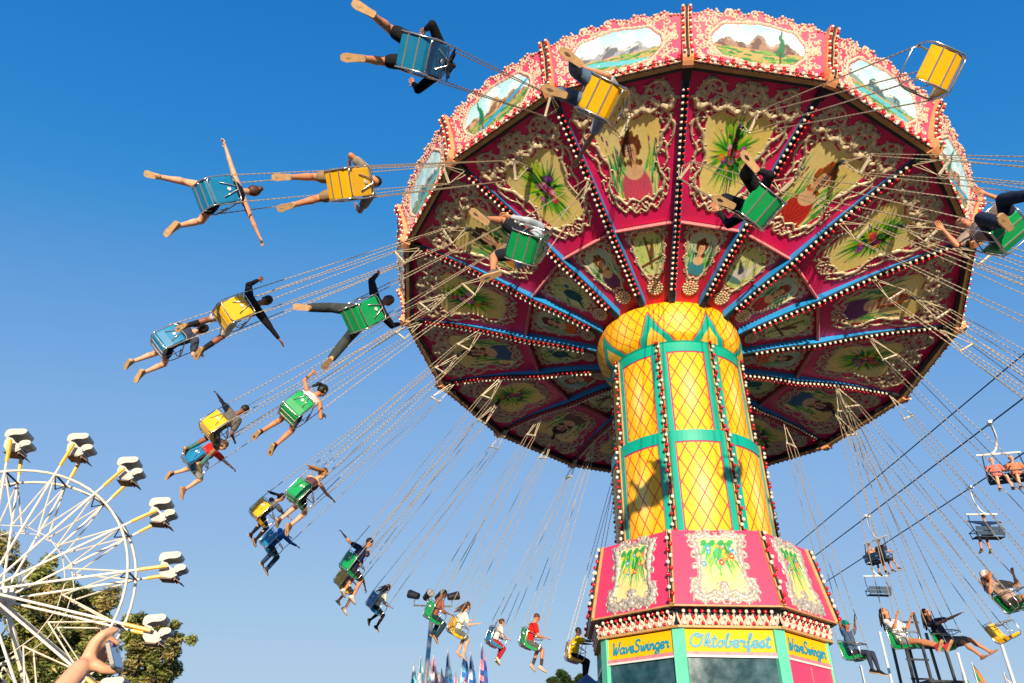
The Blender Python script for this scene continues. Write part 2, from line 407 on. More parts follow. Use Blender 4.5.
def scroll_out():
    b = MB(); hu = 4.1*TH*.97
    P = lambda X, Yv, h=0: pos_out(X/hu, Yv/2.4, h)          # metres in, so strokes keep their width
    def st(pts, w, seed=0, bump=.16): mirror(b, [(x*hu, y*2.4) for x, y in pts], w*.66, .5, P, bump, seed)
    st([(.0, .15), (.2, .18), (.36, .15), (.5, .2), (.62, .22), (.66, .3), (.56, .36), (.52, .46), (.6, .52), (.64, .6), (.74, .64), (.8, .70), (.70, .755), (.62, .71), (.68, .67)], .10)
    st([(.0, .10), (.14, .075), (.3, .12), (.42, .09), (.54, .12), (.62, .17), (.56, .215), (.48, .19), (.52, .16)], .085, 1)
    st([(.04, .145), (.10, .11), (.22, .09), (.2, .13), (.12, .14)], .07, 2)
    st([(.70, .70), (.86, .66), (.84, .56), (.72, .50), (.74, .42), (.66, .36)], .075, 3)
    st([(.60, .50), (.72, .47), (.72, .53), (.66, .55)], .06, 3); st([(.66, .30), (.78, .27), (.76, .35), (.68, .34)], .06, 4)
    st([(.56, .2), (.72, .17), (.74, .23), (.66, .25)], .06, 4)
    # crest towards the rim
    st([(.0, .80), (.14, .76), (.30, .79), (.46, .76), (.62, .79), (.78, .76), (.84, .82), (.74, .86), (.68, .81)], .16, 5, .2)
    st([(.0, .90), (.14, .94), (.24, .89), (.36, .86), (.46, .93), (.62, .95), (.74, .91), (.78, .85), (.70, .83), (.66, .88)], .10, 6)
    st([(.06, .82), (.16, .87), (.28, .84), (.24, .79)], .12, 7, .2); st([(0, .77), (.04, .84), (.0, .92), (.0, .97)], .15, 8, .22)
    st([(.30, .78), (.38, .84), (.52, .83), (.56, .77)], .11, 9, .2); st([(.56, .86), (.64, .90), (.66, .84)], .08, 9)
    for i in range(9):
        r = random.Random(i); x, y = r.uniform(.05, .72), r.uniform(.78, .93)
        q = curl(x*hu, y*2.4, r.uniform(.05, .09), r.uniform(0, 6), r.choice([-1, 1]), 1.)
        b.stroke(smooth_path(q, 3), .035, .5, P); b.stroke(smooth_path([(-a, c) for a, c in q], 3), .035, .5, P)
    return b.mesh('scroll_frame', M_GOLD, True)
def scroll_in():
    b = MB(); hu = 2.3*TH*.95
    P = lambda X, Yv, h=0: pos_in(X/hu, Yv/1.36, h)
    def st(pts, w, seed=0, bump=.2): mirror(b, [(x*hu, y*1.36) for x, y in pts], w*.75, .45, P, bump, seed)
    st([(0, .29), (.2, .26), (.36, .32), (.54, .46), (.60, .60), (.58, .74), (.64, .82), (.56, .90), (.46, .86)], .07)
    st([(0, .90), (.12, .95), (.26, .92), (.40, .96), (.52, .92), (.46, .86)], .07, 2); st([(0, .93), (.08, .98), (0, .985)], .06)
    for i, (x, y) in enumerate([(.62, .55), (.66, .70), (.68, .86), (.48, .36), (.3, .25), (.34, .95), (.62, .94)]):
        q = curl(x*hu, y*1.36, .04, i*1.3, 1 if i % 2 else -1, 1.)
        b.stroke(smooth_path(q, 3), .03, .5, P); b.stroke(smooth_path([(-a, c) for a, c in q], 3), .03, .5, P)
    return b.mesh('scroll_frame', M_GOLD, True)
def rosette():
    b = MB(); c = (.0, .13); 
    P = lambda X, Yv, h=0: pos_in(X/(1.62*TH*.95), Yv/1.36, h)
    cy = .13*1.36
    for rr, nn, pw in ((.125, 14, .05), (.08, 10, .045), (.035, 6, .035)):
        for i in range(nn):
            a = 2*PI*i/nn; x, y = rr*math.cos(a), cy+rr*math.sin(a)
            q = [(x-.0*pw, y), (x+math.cos(a)*pw*.7, y+math.sin(a)*pw*.7)]
            p3 = P(x, y, .02); b.ball(p3, pw*.62, 6, 4, (1, 1, .5))
    return b.mesh('rosette', M_GOLD, True)
me_so, me_si, me_ro = scroll_out(), scroll_in(), rosette()
def joint_bar():
    b = MB(); n = 9; 
    for i in range(44):
        y = -2.83*TH+(2*2.83*TH)*(i+.5)/44
        b.ball((2.83, y, -.44), .024, 5, 4, (1, 1, 1.3))
    b.box((2.82, 0, -.42), (.05, 2*2.82*TH, .05)); b.box((2.815, 0, -.37), (.02, 2*2.8*TH, .08)); return b.mesh('joint_moulding', M_ROPE, True)
me_jb = joint_bar()
LADY = {15: ((226, 90, 120), (112, 62, 30)), 1: ((206, 50, 40), (150, 84, 34)), 3: ((120, 60, 130), (170, 80, 30)), 5: ((60, 110, 150), (70, 46, 34)), 7: ((200, 120, 60), (90, 50, 30)), 9: ((120, 90, 70), (60, 40, 30)), 11: ((50, 100, 150), (120, 60, 40)), 13: ((226, 150, 60), (60, 40, 34))}
for k in range(16):
    M = MK(k+.5)
    p = obj('ceiling_panel', me_out, M, ride)
    c = Canvas(84, 132, .47 if k % 2 else .45, 40+k)
    if k % 2: p_lady(c, *LADY[k], sc=.86, look=1 if k % 4 == 1 else -1)
    else: p_flowers(c, 0, .52, .40, n=190)
    # the canvas covers v .15-.8, u -.66..+.66
    a = art_mesh('painting', c, lambda u, v: pos_out(u*.66, .15+.65*v), [(x/.66, (y-.15)/.65) for x, y in OUT_ART], True)
    obj('painting', a, M, p); obj('scroll_frame', me_so, M, p); obj('joint_moulding', me_jb, M, p)
    q = obj('inner_ceiling_panel', me_in, M, ride)
    c = Canvas(56, 66, .42, 80+k)
    if k % 2 == 0: p_lady(c, [(60, 150, 170), (210, 70, 60), (230, 130, 50), (120, 70, 120)][(k//2) % 4], [(110, 50, 30), (150, 80, 40)][k//2 % 2], ((150, 214, 214), (246, 236, 170)), sc=.92)
    else: p_bird(c, {15: 0, 1: 1, 13: 2, 3: 0}.get(k, k % 3))
    a = art_mesh('painting', c, lambda u, v: pos_in(u*.6, .28+.66*v), [(x/.6, (y-.28)/.66) for x, y in IN_ART], True)
    obj('painting', a, M, q); obj('scroll_frame', me_si, M, q); obj('rosette', me_ro, M, q)

# ribs
def rib_meshes():
    b = MB(); d = MB(); xs = [5.22-.12*i for i in range(33)]; xs = [x for x in xs if x > 1.42]+[1.40]
    w = .06
    def strip(b, y0, y1, ztop, zbot, faces):
        pass
    n = len(xs); vs = []
    for x in xs:
        z = rb(x); zt = zs(x)+.02
        vs += [(x, -w, zt), (x, -w, z+.02), (x, w, z+.02), (x, w, zt)]
    fs = []
    for i in range(n-1):
        a, c = i*4, (i+1)*4
        fs += [(a, a+1, c+1, c), (a+3, c+3, c+2, a+2), (a+1, a+2, c+2, c+1)]
    fs += [(0, 3, 2, 1), ((n-1)*4, (n-1)*4+1, (n-1)*4+2, (n-1)*4+3)]
    b.add(vs, fs)
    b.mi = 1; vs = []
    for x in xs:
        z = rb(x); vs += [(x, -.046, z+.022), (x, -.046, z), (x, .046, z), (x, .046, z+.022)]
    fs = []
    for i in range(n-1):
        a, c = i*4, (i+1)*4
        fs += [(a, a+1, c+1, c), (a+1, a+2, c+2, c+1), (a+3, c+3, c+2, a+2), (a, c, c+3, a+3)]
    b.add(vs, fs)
    # the dark end piece running out to the rim
    b.mi = 1; b.bar((5.22, 0, -.0), (5.46, 0, .02), .13, .1)
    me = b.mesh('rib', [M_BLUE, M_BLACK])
    rows = []
    for sy, m in ((-1, M_WB), (1, M_RB)):
        r = MB(); x = 5.08
        while x > 1.62:
            z = rb(x)
            r.mi = 0; r.ball((x, sy*.036, z-.042), .027, 7, 5, (1, 1, 1.2))
            r.mi = 1; r.tube([(x, sy*.036, z+.005), (x, sy*.036, z-.018)], .018, 6)
            x -= .1
        r.mi = 1; r.tube([(5.1-.12*i, sy*.036, rb(5.1-.12*i)-.004) for i in range(30)], .012, 4)
        rows.append(r.mesh('light_string', [m, M_DARK], True))
    return me, rows
me_rib, rib_rows = rib_meshes()
# middle hanger arms: a dark rod down each panel to the joint of the yellow chairs
b = MB(); b.tube([(x, 0, zs(x)-.03) for x in (4.0, 4.25, 4.5)], .010, 5); b.tube([(4.50, 0, zs(4.5)-.02), (4.56, 0, zs(4.56)-.12)], .035, 8); b.ball((4.57, 0, zs(4.57)-.11), .05, 8, 6)
me_arm = b.mesh('hanger_arm', M_BLACK)
for k in range(16): obj('hanger_arm', me_arm, MK(k+.5), ride)
# rim beam with its bulbs
def rim_meshes():
    b = MB(); hw = 5.5*math.sin(H16); xm = 5.5*math.cos(H16)
    b.box((xm-.02, 0, -.012), (.07, 2*hw-.02, .10)); b.mi = 1; b.box((xm-.085, 0, -.0), (.05, 2*hw-.06, .1))  # dark inner strip stands in for the shadow inside the rim
    b.mi = 2
    for i in range(22):
        y = -hw+2*hw*(i+.5)/22; b.box((xm+.022, y, -.03), (.02, .045, .06))
    me = b.mesh('rim_beam', [M_TAN, M_DARK, M_PEACH])
    r = MB()
    for i in range(19):
        y = -hw+.06+(2*hw-.12)*i/18
        r.mi = i % 2; r.ball((xm+.05, y, -.05), .028, 6, 5); r.mi = 2; r.tube([(xm+.01, y, -.05), (xm+.04, y, -.06)], .016, 5)
    r.mi = 2; r.tube([(xm+.03, -hw+.05, -.055), (xm+.03, hw-.05, -.055)], .014, 4)
    return me, r.mesh('light_string', [M_RB, M_WB, M_DARK], True)
me_rim, me_rimb = rim_meshes()
# rounding boards: a cavetto board leaning outwards with a landscape in a carved frame
BH = 1.10
def bpos(u, v, h=0.):
    """u -1..1 across, v 0..1 up the face; h metres proud of it"""
    x = 5.394+.43*v+.05*math.sin(PI*v*1.0)*-1; z = .035+1.0*v
    wx = (5.5+.46*v)*math.sin(H16)-.07
    return (x+.90*h, u*wx, z-.40*h)
def top_edge(u): 
    a = abs(u); return .90+.12*math.cos(a*PI*.5)+.03*math.cos(a*17)+.012*math.cos(a*41)
def board_mesh():
    b = MB(); nu, nv = 40, 14; 
    for lay, fl in ((0, False), (-.05, True)):
        vs = []
        for j in range(nv+1):
            for i in range(nu+1):
                u = -1+2*i/nu; vs.append(bpos(u, j/nv*top_edge(u), lay))
        fs = [(j*(nu+1)+i, j*(nu+1)+i+1, (j+1)*(nu+1)+i+1, (j+1)*(nu+1)+i) for j in range(nv) for i in range(nu)]
        b.add(vs, [f[::-1] for f in fs] if fl else fs)
    o = (nu+1)*(nv+1)
    top = [nv*(nu+1)+i for i in range(nu+1)]
    b.f += [(top[i], top[i+1], o+top[i+1], o+top[i]) for i in range(nu)]; b.m += [0]*nu
    return b.mesh('rounding_board', M_BPINK)
sg_ = lambda q, p: math.copysign(abs(q)**p, q)
BA = [(.66*sg_(math.cos(t), .72)*(1+.03*math.cos(6*t)), .5+.33*sg_(math.sin(t), .72)*(1+.04*math.cos(8*t))) for t in [2*PI*i/56 for i in range(56)]]
def board_scroll():
    b = MB(); hu = 1.0
    P = lambda X, Y, h=0: bpos(X/hu, Y, h)
    # frame round the picture
    ring = [(x*1.06, .5+(y-.5)*1.08) for x, y in BA]
    sp = smooth_path(ring+[ring[0]], 4)
    b.stroke(sp, [.05]*len(sp), .5, P, .3, 1)
    rnd = random.Random(5)
    n = 0
    while n < 150:
        u, v = rnd.uniform(-.93, .93), rnd.uniform(.05, 1.0)
        e = (abs(u/.71)**3+abs((v-.5)/.37)**3)**(1/3)
        if e < .98 or v > top_edge(u)-.01: continue
        q = curl(u, v, rnd.uniform(.03, .065), rnd.uniform(0, 6), rnd.choice([-1, 1]), rnd.uniform(.7, 1.2))
        b.stroke(smooth_path(q, 3), .026, .7, P, .15); n += 1
    for s in (-1, 1):
        for i in range(20):
            u = s*(i+.5)/20*.97; b.ball(bpos(u, top_edge(u)-.015, .01), .022+.008*math.sin(i*2.3), 6, 4)
    return b.mesh('scroll_frame', M_CREAM, True)
def board_bulbs():
    r = MB(); 
    for i in range(21):
        u = -.95+1.9*i/20; r.mi = 0 if i % 2 else 1
        r.ball(bpos(u, .045, .04), .032, 6, 5); r.ball(bpos(u, .11, .03), .03, 6, 5) if i % 2 == 0 else None
    r.mi = 2; r.tube([bpos(-.95+1.9*i/20, .06, .012) for i in range(21)], .012, 4)
    return r.mesh('light_string', [M_WB, M_RB, M_DARK], True)
me_bd, me_bs, me_bb = board_mesh(), board_scroll(), board_bulbs()
def pilaster():
    prof = [(5.44, -.10), (5.60, -.06), (5.66, .04), (5.62, .16), (5.66, .34), (5.74, .55), (5.80, .74), (5.88, .86), (5.93, .93), (5.94, .98), (5.90, 1.01), (5.84, 1.0), (5.76, .86), (5.62, .5), (5.50, .2), (5.44, .05)]
    pr = smooth_path(prof, 3, True); b = MB()
    b.prism([(x, z) for x, z in pr], .16, frame(Vector((1, 0, 0)), Vector((0, 0, 1)), Vector((0, -1, 0)), Vector((0, .08, 0))))
    me = b.mesh('pilaster', M_PEACH)
    r = MB(); ed = smooth_path(prof[1:11], 8); L = 0; last = 0; i = 0
    for a, c in zip(ed[:-1], ed[1:]):
        L += math.hypot(c[0]-a[0], c[1]-a[1])
        if L-last > .062:
            last = L; i += 1
            for sy in (-1, 1): r.mi = i % 2; r.ball((c[0]+.02, sy*.055, c[1]-.005), .028, 6, 4)
    r.mi = 2; r.tube([(x+.006, 0, z) for x, z in ed], .02, 4)
    return me, r.mesh('light_string', [M_RB, M_WB, M_DARK], True)
me_pi, me_pb = pilaster()
# which picture stands on which board: brown peak, grey peaks over a lake, river, wooded hills
KIND = {0: 0, 15: 1, 14: 2, 1: 3, 13: 3}
for k in range(16):
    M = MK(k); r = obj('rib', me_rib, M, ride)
    for m in rib_rows: obj('light_string', m, M, r)
    p = obj('pilaster', me_pi, M, ride); obj('light_string', me_pb, M, p)
    M = MK(k+.5); r = obj('rim_beam', me_rim, M, ride); obj('light_string', me_rimb, M, r)
    bd = obj('rounding_board', me_bd, M, ride); obj('scroll_frame', me_bs, M, bd); obj('light_string', me_bb, M, bd)
    c = Canvas(110, 64, 1.3, 120+k); p_land(c, KIND.get(k, k % 4))
    obj('painting', art_mesh('painting', c, lambda u, v: bpos(u*.72, .13+.74*v, .008), [(x/.72, (y-.13)/.74) for x, y in BA]), M, bd)
# roof above the crown
b = MB(); a0 = 0
b.lathe([(5.66, .62), (4.4, 1.0), (2.4, 1.75), (.9, 2.5), (.3, 2.7), (.28, 3.1), (.0, 3.3)], 16, 0)
obj('roof', b.mesh('roof', M_CANVAS), MC, ride)

# ------------------------------------------------------------------ column, skirt and ticket booth
Z0 = CEN.z
def HZ(h): return Z0+h*S
MCOL = T(AX+Vector((0, 0, -.4363))) @ Matrix.Scale(SC, 4)
A0 = 3.466                                              # angle found for the octagon, in its own basis
aW = Vector((0, 0, 1))
def oct_az():
    a = Vector((0.02430249, -0.8401485, 0.5418116633)); e = a.cross(Vector((0, 0, 1))).normalized(); g = a.cross(e)
    d = c2w(e*math.cos(A0)+g*math.sin(A0)); return math.atan2(d.y, d.x)+PI
OA = oct_az()
def MO(i): return MCOL @ RZ(OA+i*PI/4)                  # local x points to an octagon corner
def MF(i): return MCOL @ RZ(OA+(i+.5)*PI/4)             # local x points through a face
def lattice(c, w, h, bx, base=((244, 172, 0), (250, 194, 10)), cell=.2, hi=True, border=True):
    """yellow diamonds with red lines, cream airbrushed centre, magenta border"""
    X = c.U*w/2; Y = c.V*h; cell *= 1.12
    c.bg(*base, sc=3)
    if hi:
        d = np.clip(1-np.hypot(X/(w*.30), (Y-h*.5)/(h*.46)), 0, 1); c.fill(d**.8, (250, 226, 176), .8)
    for s in (1, -1):
        t = (X*1.75+s*Y)/(cell*1.75); m = np.abs(t-np.round(t)) < .045; c.fill(m, (206, 36, 56))
    if border: c.fill((np.abs(c.U) > 1-2*.022/w) | (c.V < .022/h) | (c.V > 1-.022/h), (230, 40, 110))
def cyl_panel(r, z0, z1, half, m=.095, band=.2):
    """one 45 degree face: raised teal frame and painted field"""
    h = z1-z0; hw = half
    fr = MB(); n = 12
    def ring(a0, a1, za, zb, rr):
        vs = []
        for i in range(n+1):
            a = a0+(a1-a0)*i/n
            for z in (za, zb): vs.append((rr*math.cos(a), rr*math.sin(a), z))
        fr.add(vs, [(2*i, 2*i+2, 2*i+3, 2*i+1) for i in range(n)])
        # returns
        for za_, s in ((za, 0), (zb, 1)):
            vs = []
            for i in range(n+1):
                a = a0+(a1-a0)*i/n
                for q in (rr, rr-.03): vs.append((q*math.cos(a), q*math.sin(a), za_))
            fr.add(vs, [(2*i, 2*i+1, 2*i+3, 2*i+2) for i in range(n)])
    dm = m/r
    ring(-hw, hw, z1-band, z1, r); ring(-hw, hw, z0, z0+.02, r)
    ring(-hw, -hw+dm, z0+.02, z1-band, r); ring(hw-dm, hw, z0+.02, z1-band, r)
    for a in (-hw+dm, hw-dm, -hw, hw):
        fr.add([(q*math.cos(a), q*math.sin(a), z) for q, z in ((r, z0), (r-.03, z0), (r-.03, z1), (r, z1))], [(0, 1, 2, 3)])
    W = 2*(hw-dm)*r; Hh = h-band-.02
    c = Canvas(96, int(96*Hh/W*.9), .5, 3); lattice(c, W, Hh, 0)
    pr = r-.016
    art = art_mesh('lattice_field', c, lambda u, v: (pr*math.cos(u*(hw-dm)), pr*math.sin(u*(hw-dm)), z0+.02+v*Hh))
    return fr.mesh('column_panel', M_TEAL), art
RU, RL = 1.215, 1.31
zr1, zr2, zst, zsb = HZ(-.231), HZ(-.555), HZ(-.88), HZ(-1.079)
up_f, up_a = cyl_panel(RU, zr2-.02, zr1, PI/8-.035); lo_f, lo_a = cyl_panel(RL, zst-.1, zr2, PI/8-.035)
def strip(r, z0, z1, n_off=0, r1=None):
    """vertical string of bulbs on a cream batten, at a corner; r1: radius at the top"""
    r1 = r if r1 is None else r1
    b = MB(); b.bar((r, 0, z0), (r1, 0, z1), .075, .05, (1, 0, 0)); me = b.mesh('light_batten', M_TAN)
    q = MB(); n = int((z1-z0)/.085)
    for i in range(n):
        t = (i+.5)/n; rr = r+(r1-r)*t
        q.mi = (i//2) % 2; q.ball((rr+.062, (.022 if i % 2 else -.022), z0+(z1-z0)*t), .031, 6, 5)
    q.mi = 2; q.tube([(r+.035, 0, z0+.02), (r1+.035, 0, z1-.02)], .02, 4)
    return me, q.mesh('light_string', [M_RB, M_WB, M_DARK], True)
sU = strip(RU-.005, zr2, zr1+.04); sL = strip(RL-.005, zst-.02, zr2+.05)
b = MB(); b.lathe([(RU-.045, zr2-.05), (RU-.045, zr1)], 48); b.lathe([(RU-.05, zr2), (RL, zr2), (RL, zr2-.001)], 48); b.lathe([(RL-.045, zst-.2), (RL-.045, zr2-.004)], 48)
obj('column_core', b.mesh('column_core', M_TEAL, True), MCOL, ride)
for i in range(8):
    for (f, a), (ba, bu) in (((up_f, up_a), sU), ((lo_f, lo_a), sL)):
        p = obj('column_panel', f, MF(i), ride); obj('lattice_field', a, MF(i), p)
        s_ = obj('light_batten', ba, MO(i), ride); obj('light_string', bu, MO(i), s_)
# capital
def capital():
    prof = smooth_path([(RU+.0, zr1-.01), (RU+.10, zr1+.10), (1.345, zr1+.20), (1.38, zr1+.36), (1.38, zr1+.56), (1.32, zr1+.76), (1.15, zr1+.88)], 6)
    pz = np.array([p[1] for p in prof]); pr_ = np.array([p[0] for p in prof]); tz = np.linspace(0, 1, len(prof))
    c = Canvas(720, 90, 1, 9); ang = (c.U+1)*PI; s = c.V; H = 1.2
    c.bg((244, 172, 0), (250, 194, 10), 3)
    X = ang*1.35; Y = s*H
    # airbrushed cream between the corners
    fa = ((ang)/(PI/4)) % 1; c.fill(np.clip(1-np.hypot((fa-.5)/.3, (s-.5)/.5), 0, 1), (250, 222, 160), .6)
    for sg in (1, -1):
        t = (X*1.5+sg*Y)/(.2121*1.5); c.fill(np.abs(t-np.round(t)) < .045, (206, 40, 50), 1.)
    # teal peaks rising from each corner
    fc = (((ang)/(PI/4)+.5) % 1-.5)*(PI/4)*1.35                    # metres from the corner line
    hgt = .78
    outer = np.abs(fc) < .36*(1-s*H/hgt); inner = np.abs(fc) < .36*(1-(s*H+.30)/hgt)
    edge = np.abs(fc) < .385*(1-s*H/(hgt+.05))+.004
    c.fill(edge & ~inner, (214, 60, 70)); c.fill(outer & ~(np.abs(fc) < .34*(1-(s*H+.30)/hgt)), (0, 166, 140)); c.fill(inner, (246, 186, 60))
    c.fill(s*H < .05, (0, 166, 140))
    def pos(u, v):
        z = float(np.interp(v, tz, pz)); r = float(np.interp(v, tz, pr_)); a = (u+1)*PI; sh_ = min(1, v*1.6); return (r*math.cos(a)+off.x*sh_, r*math.sin(a)+off.y*sh_, z)
    off = RZ(-OA) @ Vector((-.10, -.04, 0))
    return art_mesh('capital', c, pos)
M_PAINT_GLOSS = M_PAINT
obj('capital', capital(), MO(0), ride)

# skirt: eight sloping pink panels with silver frames
RT, RB = .314*S, .354*S
ca = math.cos(PI/8)
def spos(u, v, h=0.):
    x = (RB+(RT-RB)*v)*ca; w = (RB+(RT-RB)*v)*math.sin(PI/8)-.04
    return (x+h, u*w, zsb+(zst-zsb)*v+h*.15)
b = MB()
for h, fl in ((0, 0), (-.05, 1)):
    vs = [spos(u, v, h) for u, v in ((-1, 0), (1, 0), (1, 1), (-1, 1))]; b.add(vs, [(0, 1, 2, 3) if not fl else (3, 2, 1, 0)])
b.f += [(3, 2, 6, 7), (0, 4, 5, 1)]; b.m += [0, 0]
me_sk = b.mesh('skirt_panel', M_PINKB)
SA = [(0, .13), (.34, .10), (.50, .16), (.46, .30), (.42, .5), (.44, .7), (.48, .86), (.3, .90), (0, .92)]
SA = SA+[(-x, y) for x, y in SA[::-1]]
def skirt_art(seed):
    c = Canvas(76, 110, .42, seed); r = c.rng; c.bg((240, 206, 136), (244, 222, 164), 2)
    c.fill(np.clip(1-np.hypot(c.U/.6, (c.V-.25)/.3), 0, 1), (255, 206, 110), .8)
    for i in range(70):
        a = r.uniform(-.9, .9)-PI/2; L = r.uniform(.25, .62); x0 = r.uniform(-.22, .22); y0 = .84
        g = [(60, 150, 50), (120, 200, 60), (30, 110, 50), (170, 210, 70), (60, 170, 120)][r.randint(5)]
        c.seg(x0, y0, x0+L*.75*math.cos(a), y0+L*math.sin(a)*1.1, .024, g, .9)
    for i in range(18):
        x, y = r.uniform(-.3, .3), r.uniform(.5, .86); q = r.uniform(.026, .05)
        c.ell(x, y, q, q, [(240, 120, 40), (230, 60, 50), (70, 140, 200), (250, 180, 40), (220, 80, 110)][r.randint(5)]); c.ell(x, y, q*.4, q*.4, (255, 220, 120))
    for i in range(4): c.ell(-.25+.16*i, .86, .07, .045, (40, 150, 70), .9, .6)
    return c
def skirt_scroll():
    b = MB(); hu = .62
    P = lambda X, Y, h=0: spos(X/hu, Y/(zst-zsb), h)
    HH = zst-zsb
    def st(pts, w, seed=0, bump=.2): mirror(b, [(x*hu, y*HH) for x, y in pts], w, .42, P, bump, seed)
    st([(0, .20), (.06, .13), (.2, .16), (.34, .10), (.52, .13), (.58, .22), (.5, .30), (.46, .44), (.45, .6), (.48, .76), (.54, .86), (.48, .93), (.38, .9), (.2, .94), (.08, .90), (0, .94)], .10)
    st([(0, .08), (.12, .06), (.24, .09), (.36, .05), (.5, .07), (.60, .12), (.54, .18)], .08, 2)
    st([(0, .06), (.05, .2), (0, .30)], .09, 3); st([(.56, .2), (.66, .24), (.6, .32), (.52, .34)], .06, 4); st([(.5, .9), (.62, .95), (.6, .86)], .06, 5)
    for i, (x, y) in enumerate([(.1, .12), (.3, .13), (.46, .1), (.56, .3), (.53, .5), (.54, .66), (.56, .8), (.4, .97), (.2, .98), (.07, .24), (.2, .05), (.42, .2)]):
        q = curl(x*hu, y*HH, .05, i*2.1, 1 if i % 2 else -1, 1.1)
        b.stroke(smooth_path(q, 3), .032, .55, P); b.stroke(smooth_path([(-a, c) for a, c in q], 3), .032, .55, P)
    return b.mesh('scroll_frame', M_SILVER, True)
me_ss = skirt_scroll()
sk_s = strip(RB+.0, zsb, zst, r1=RT)
# cornice with three rows of bulbs and white tulip tracery
def cornice():
    b = MB(); hw = lambda r: r*math.sin(PI/8)
    def sl(r0, z0, r1, z1, mi):
        b.mi = mi; b.add([(r0*ca, -hw(r0), z0), (r0*ca, hw(r0), z0), (r1*ca, hw(r1), z1), (r1*ca, -hw(r1), z1)], [(0, 1, 2, 3)])
    sl(RB-.16, zsb-.06, RB-.05, zsb-.02, 1); sl(RB-.05, zsb-.02, RB-.01, zsb-.0, 1)  # soffit coloured dark to paint in the shadow of the recess
    sl(RB-.17, zsb-.25, RB-.16, zsb-.06, 0); sl(RB-.19, zsb-.25, RB-.17, zsb-.25, 2)
    b.mi = 2; x = (RB-.13)*ca; b.box((x, 0, zsb-.265), (.07, 2*hw(RB-.14), .03))
    b.box(((RB-.02)*ca, 0, zsb-.012), (.06, 2*hw(RB-.03), .02))
    # tracery
    x = (RB-.155)*ca; w = hw(RB-.17); n = 16; b.mi = 3
    for i in range(n):
        y = -w+2*w*(i+.5)/n
        b.tube([(x+.03, y, zsb-.245), (x+.045, y-.02, zsb-.20), (x+.03, y-.04, zsb-.12), (x+.05, y-.045, zsb-.09)], [.014, .022, .016, .008], 5)
        b.tube([(x+.03, y, zsb-.245), (x+.045, y+.02, zsb-.20), (x+.03, y+.04, zsb-.12), (x+.05, y+.045, zsb-.09)], [.014, .022, .016, .008], 5)
    me = b.mesh('cornice', [M_INT, M_DARK, M_TAN, M_CREAM])
    q = MB()
    for row, zz in enumerate((-.07, -.145, -.22)):
        for i in range(n+1):
            y = -w+2*w*(i+.5*(row % 2))/n
            if abs(y) < w: q.mi = (i+row) % 2 if row != 1 else i % 2; q.ball((x+.07-.01*row, y, zsb+zz), .027, 6, 5)
    q.mi = 2
    for zz in (-.07, -.145, -.22): q.tube([(x+.04, -w, zsb+zz), (x+.04, w, zsb+zz)], .008, 4)
    q.tube([(x+.04, 0, zsb-.075), (x+.04, 0, zsb-.235)], .008, 4)
    return me, q.mesh('light_string', [M_RB, M_WB, M_DARK], True)
me_co, me_cb = cornice()
# ------------------------------------------------------------------ booth with its hand-lettered signs
GL = {
'W': (.74, [[(0, .85), (.06, .96), (.1, .8), (.12, .1), (.2, .0), (.34, .6), (.36, .08), (.44, .0), (.6, .5), (.66, .95), (.74, .9)]]),
'a': (.52, [[(.40, .42), (.2, .5), (.02, .25), (.12, 0), (.3, .08), (.42, .46), (.38, .1), (.46, 0), (.54, .1)]]),
'v': (.44, [[(0, .42), (.08, .44), (.16, 0), (.36, .46), (.46, .4)]]),
'e': (.40, [[(.02, .2), (.28, .28), (.3, .46), (.14, .5), (.02, .25), (.12, .0), (.28, .02), (.4, .15)]]),
'S': (.56, [[(.52, .82), (.4, 1), (.15, .92), (.14, .66), (.4, .44), (.44, .15), (.2, -.02), (0, .12)]]),
'w': (.60, [[(0, .42), (.08, .42), (.12, .03), (.24, .1), (.3, .44), (.34, .03), (.46, .1), (.52, .46), (.62, .42)]]),
'i': (.26, [[(0, .2), (.1, .48), (.1, .1), (.18, 0), (.28, .12)], [(.13, .68), (.15, .74)]]),
'n': (.48, [[(0, .42), (.06, .44), (.06, 0), (.1, .3), (.28, .48), (.34, .3), (.34, .06), (.42, 0), (.5, .1)]]),
'g': (.48, [[(.4, .42), (.2, .5), (.03, .25), (.15, .02), (.36, .15), (.4, .46), (.38, -.28), (.2, -.45), (.05, -.3), (.38, -.02), (.5, .12)]]),
'r': (.38, [[(0, .38), (.1, .54), (.12, .42), (.28, .44), (.24, .1), (.32, 0), (.4, .1)]]),
'O': (.80, [[(.35, 1), (.08, .75), (.05, .25), (.3, 0), (.6, .2), (.66, .7), (.42, 1.), (.28, .86), (.5, .76), (.76, .92)]]),
'k': (.46, [[(.05, 0), (.13, .8), (.24, 1), (.26, .78), (.1, .3)], [(.08, .2), (.3, .5), (.34, .34), (.14, .26), (.32, .02), (.46, .1)]]),
't': (.32, [[(.16, .88), (.08, .12), (.18, 0), (.32, .12)], [(-.04, .6), (.3, .63)]]),
'o': (.46, [[(.2, .48), (.02, .25), (.15, 0), (.35, .2), (.25, .48), (.36, .42), (.48, .42)]]),
'b': (.44, [[(.04, .4), (.18, .95), (.1, .9), (.05, .1), (.2, 0), (.36, .2), (.28, .42), (.46, .38)]]),
'f': (.34, [[(.06, .3), (.28, .92), (.2, 1), (.14, .5), (.1, -.32), (.18, -.3), (.2, .0), (.36, .12)]]),
's': (.38, [[(0, .1), (.2, .52), (.3, .15), (.18, 0), (.04, .06), (.4, .12)]]),
' ': (.22, [])}
def lettering(text, W, H, pos, w=.028):
    b = MB(); tot = sum(GL[c][0] for c in text); sx = W/tot; x = -W/2
    for ch in text:
        adv, sts = GL[ch]
        for st in sts:
            sp = smooth_path([(x+(px*sx)+py*H*.18, -H*.42+py*H) for px, py in st], 6)
            b.stroke(sp, w, .12, pos)
        x += adv*sx
    return b.mesh('lettering', M_LETTER)
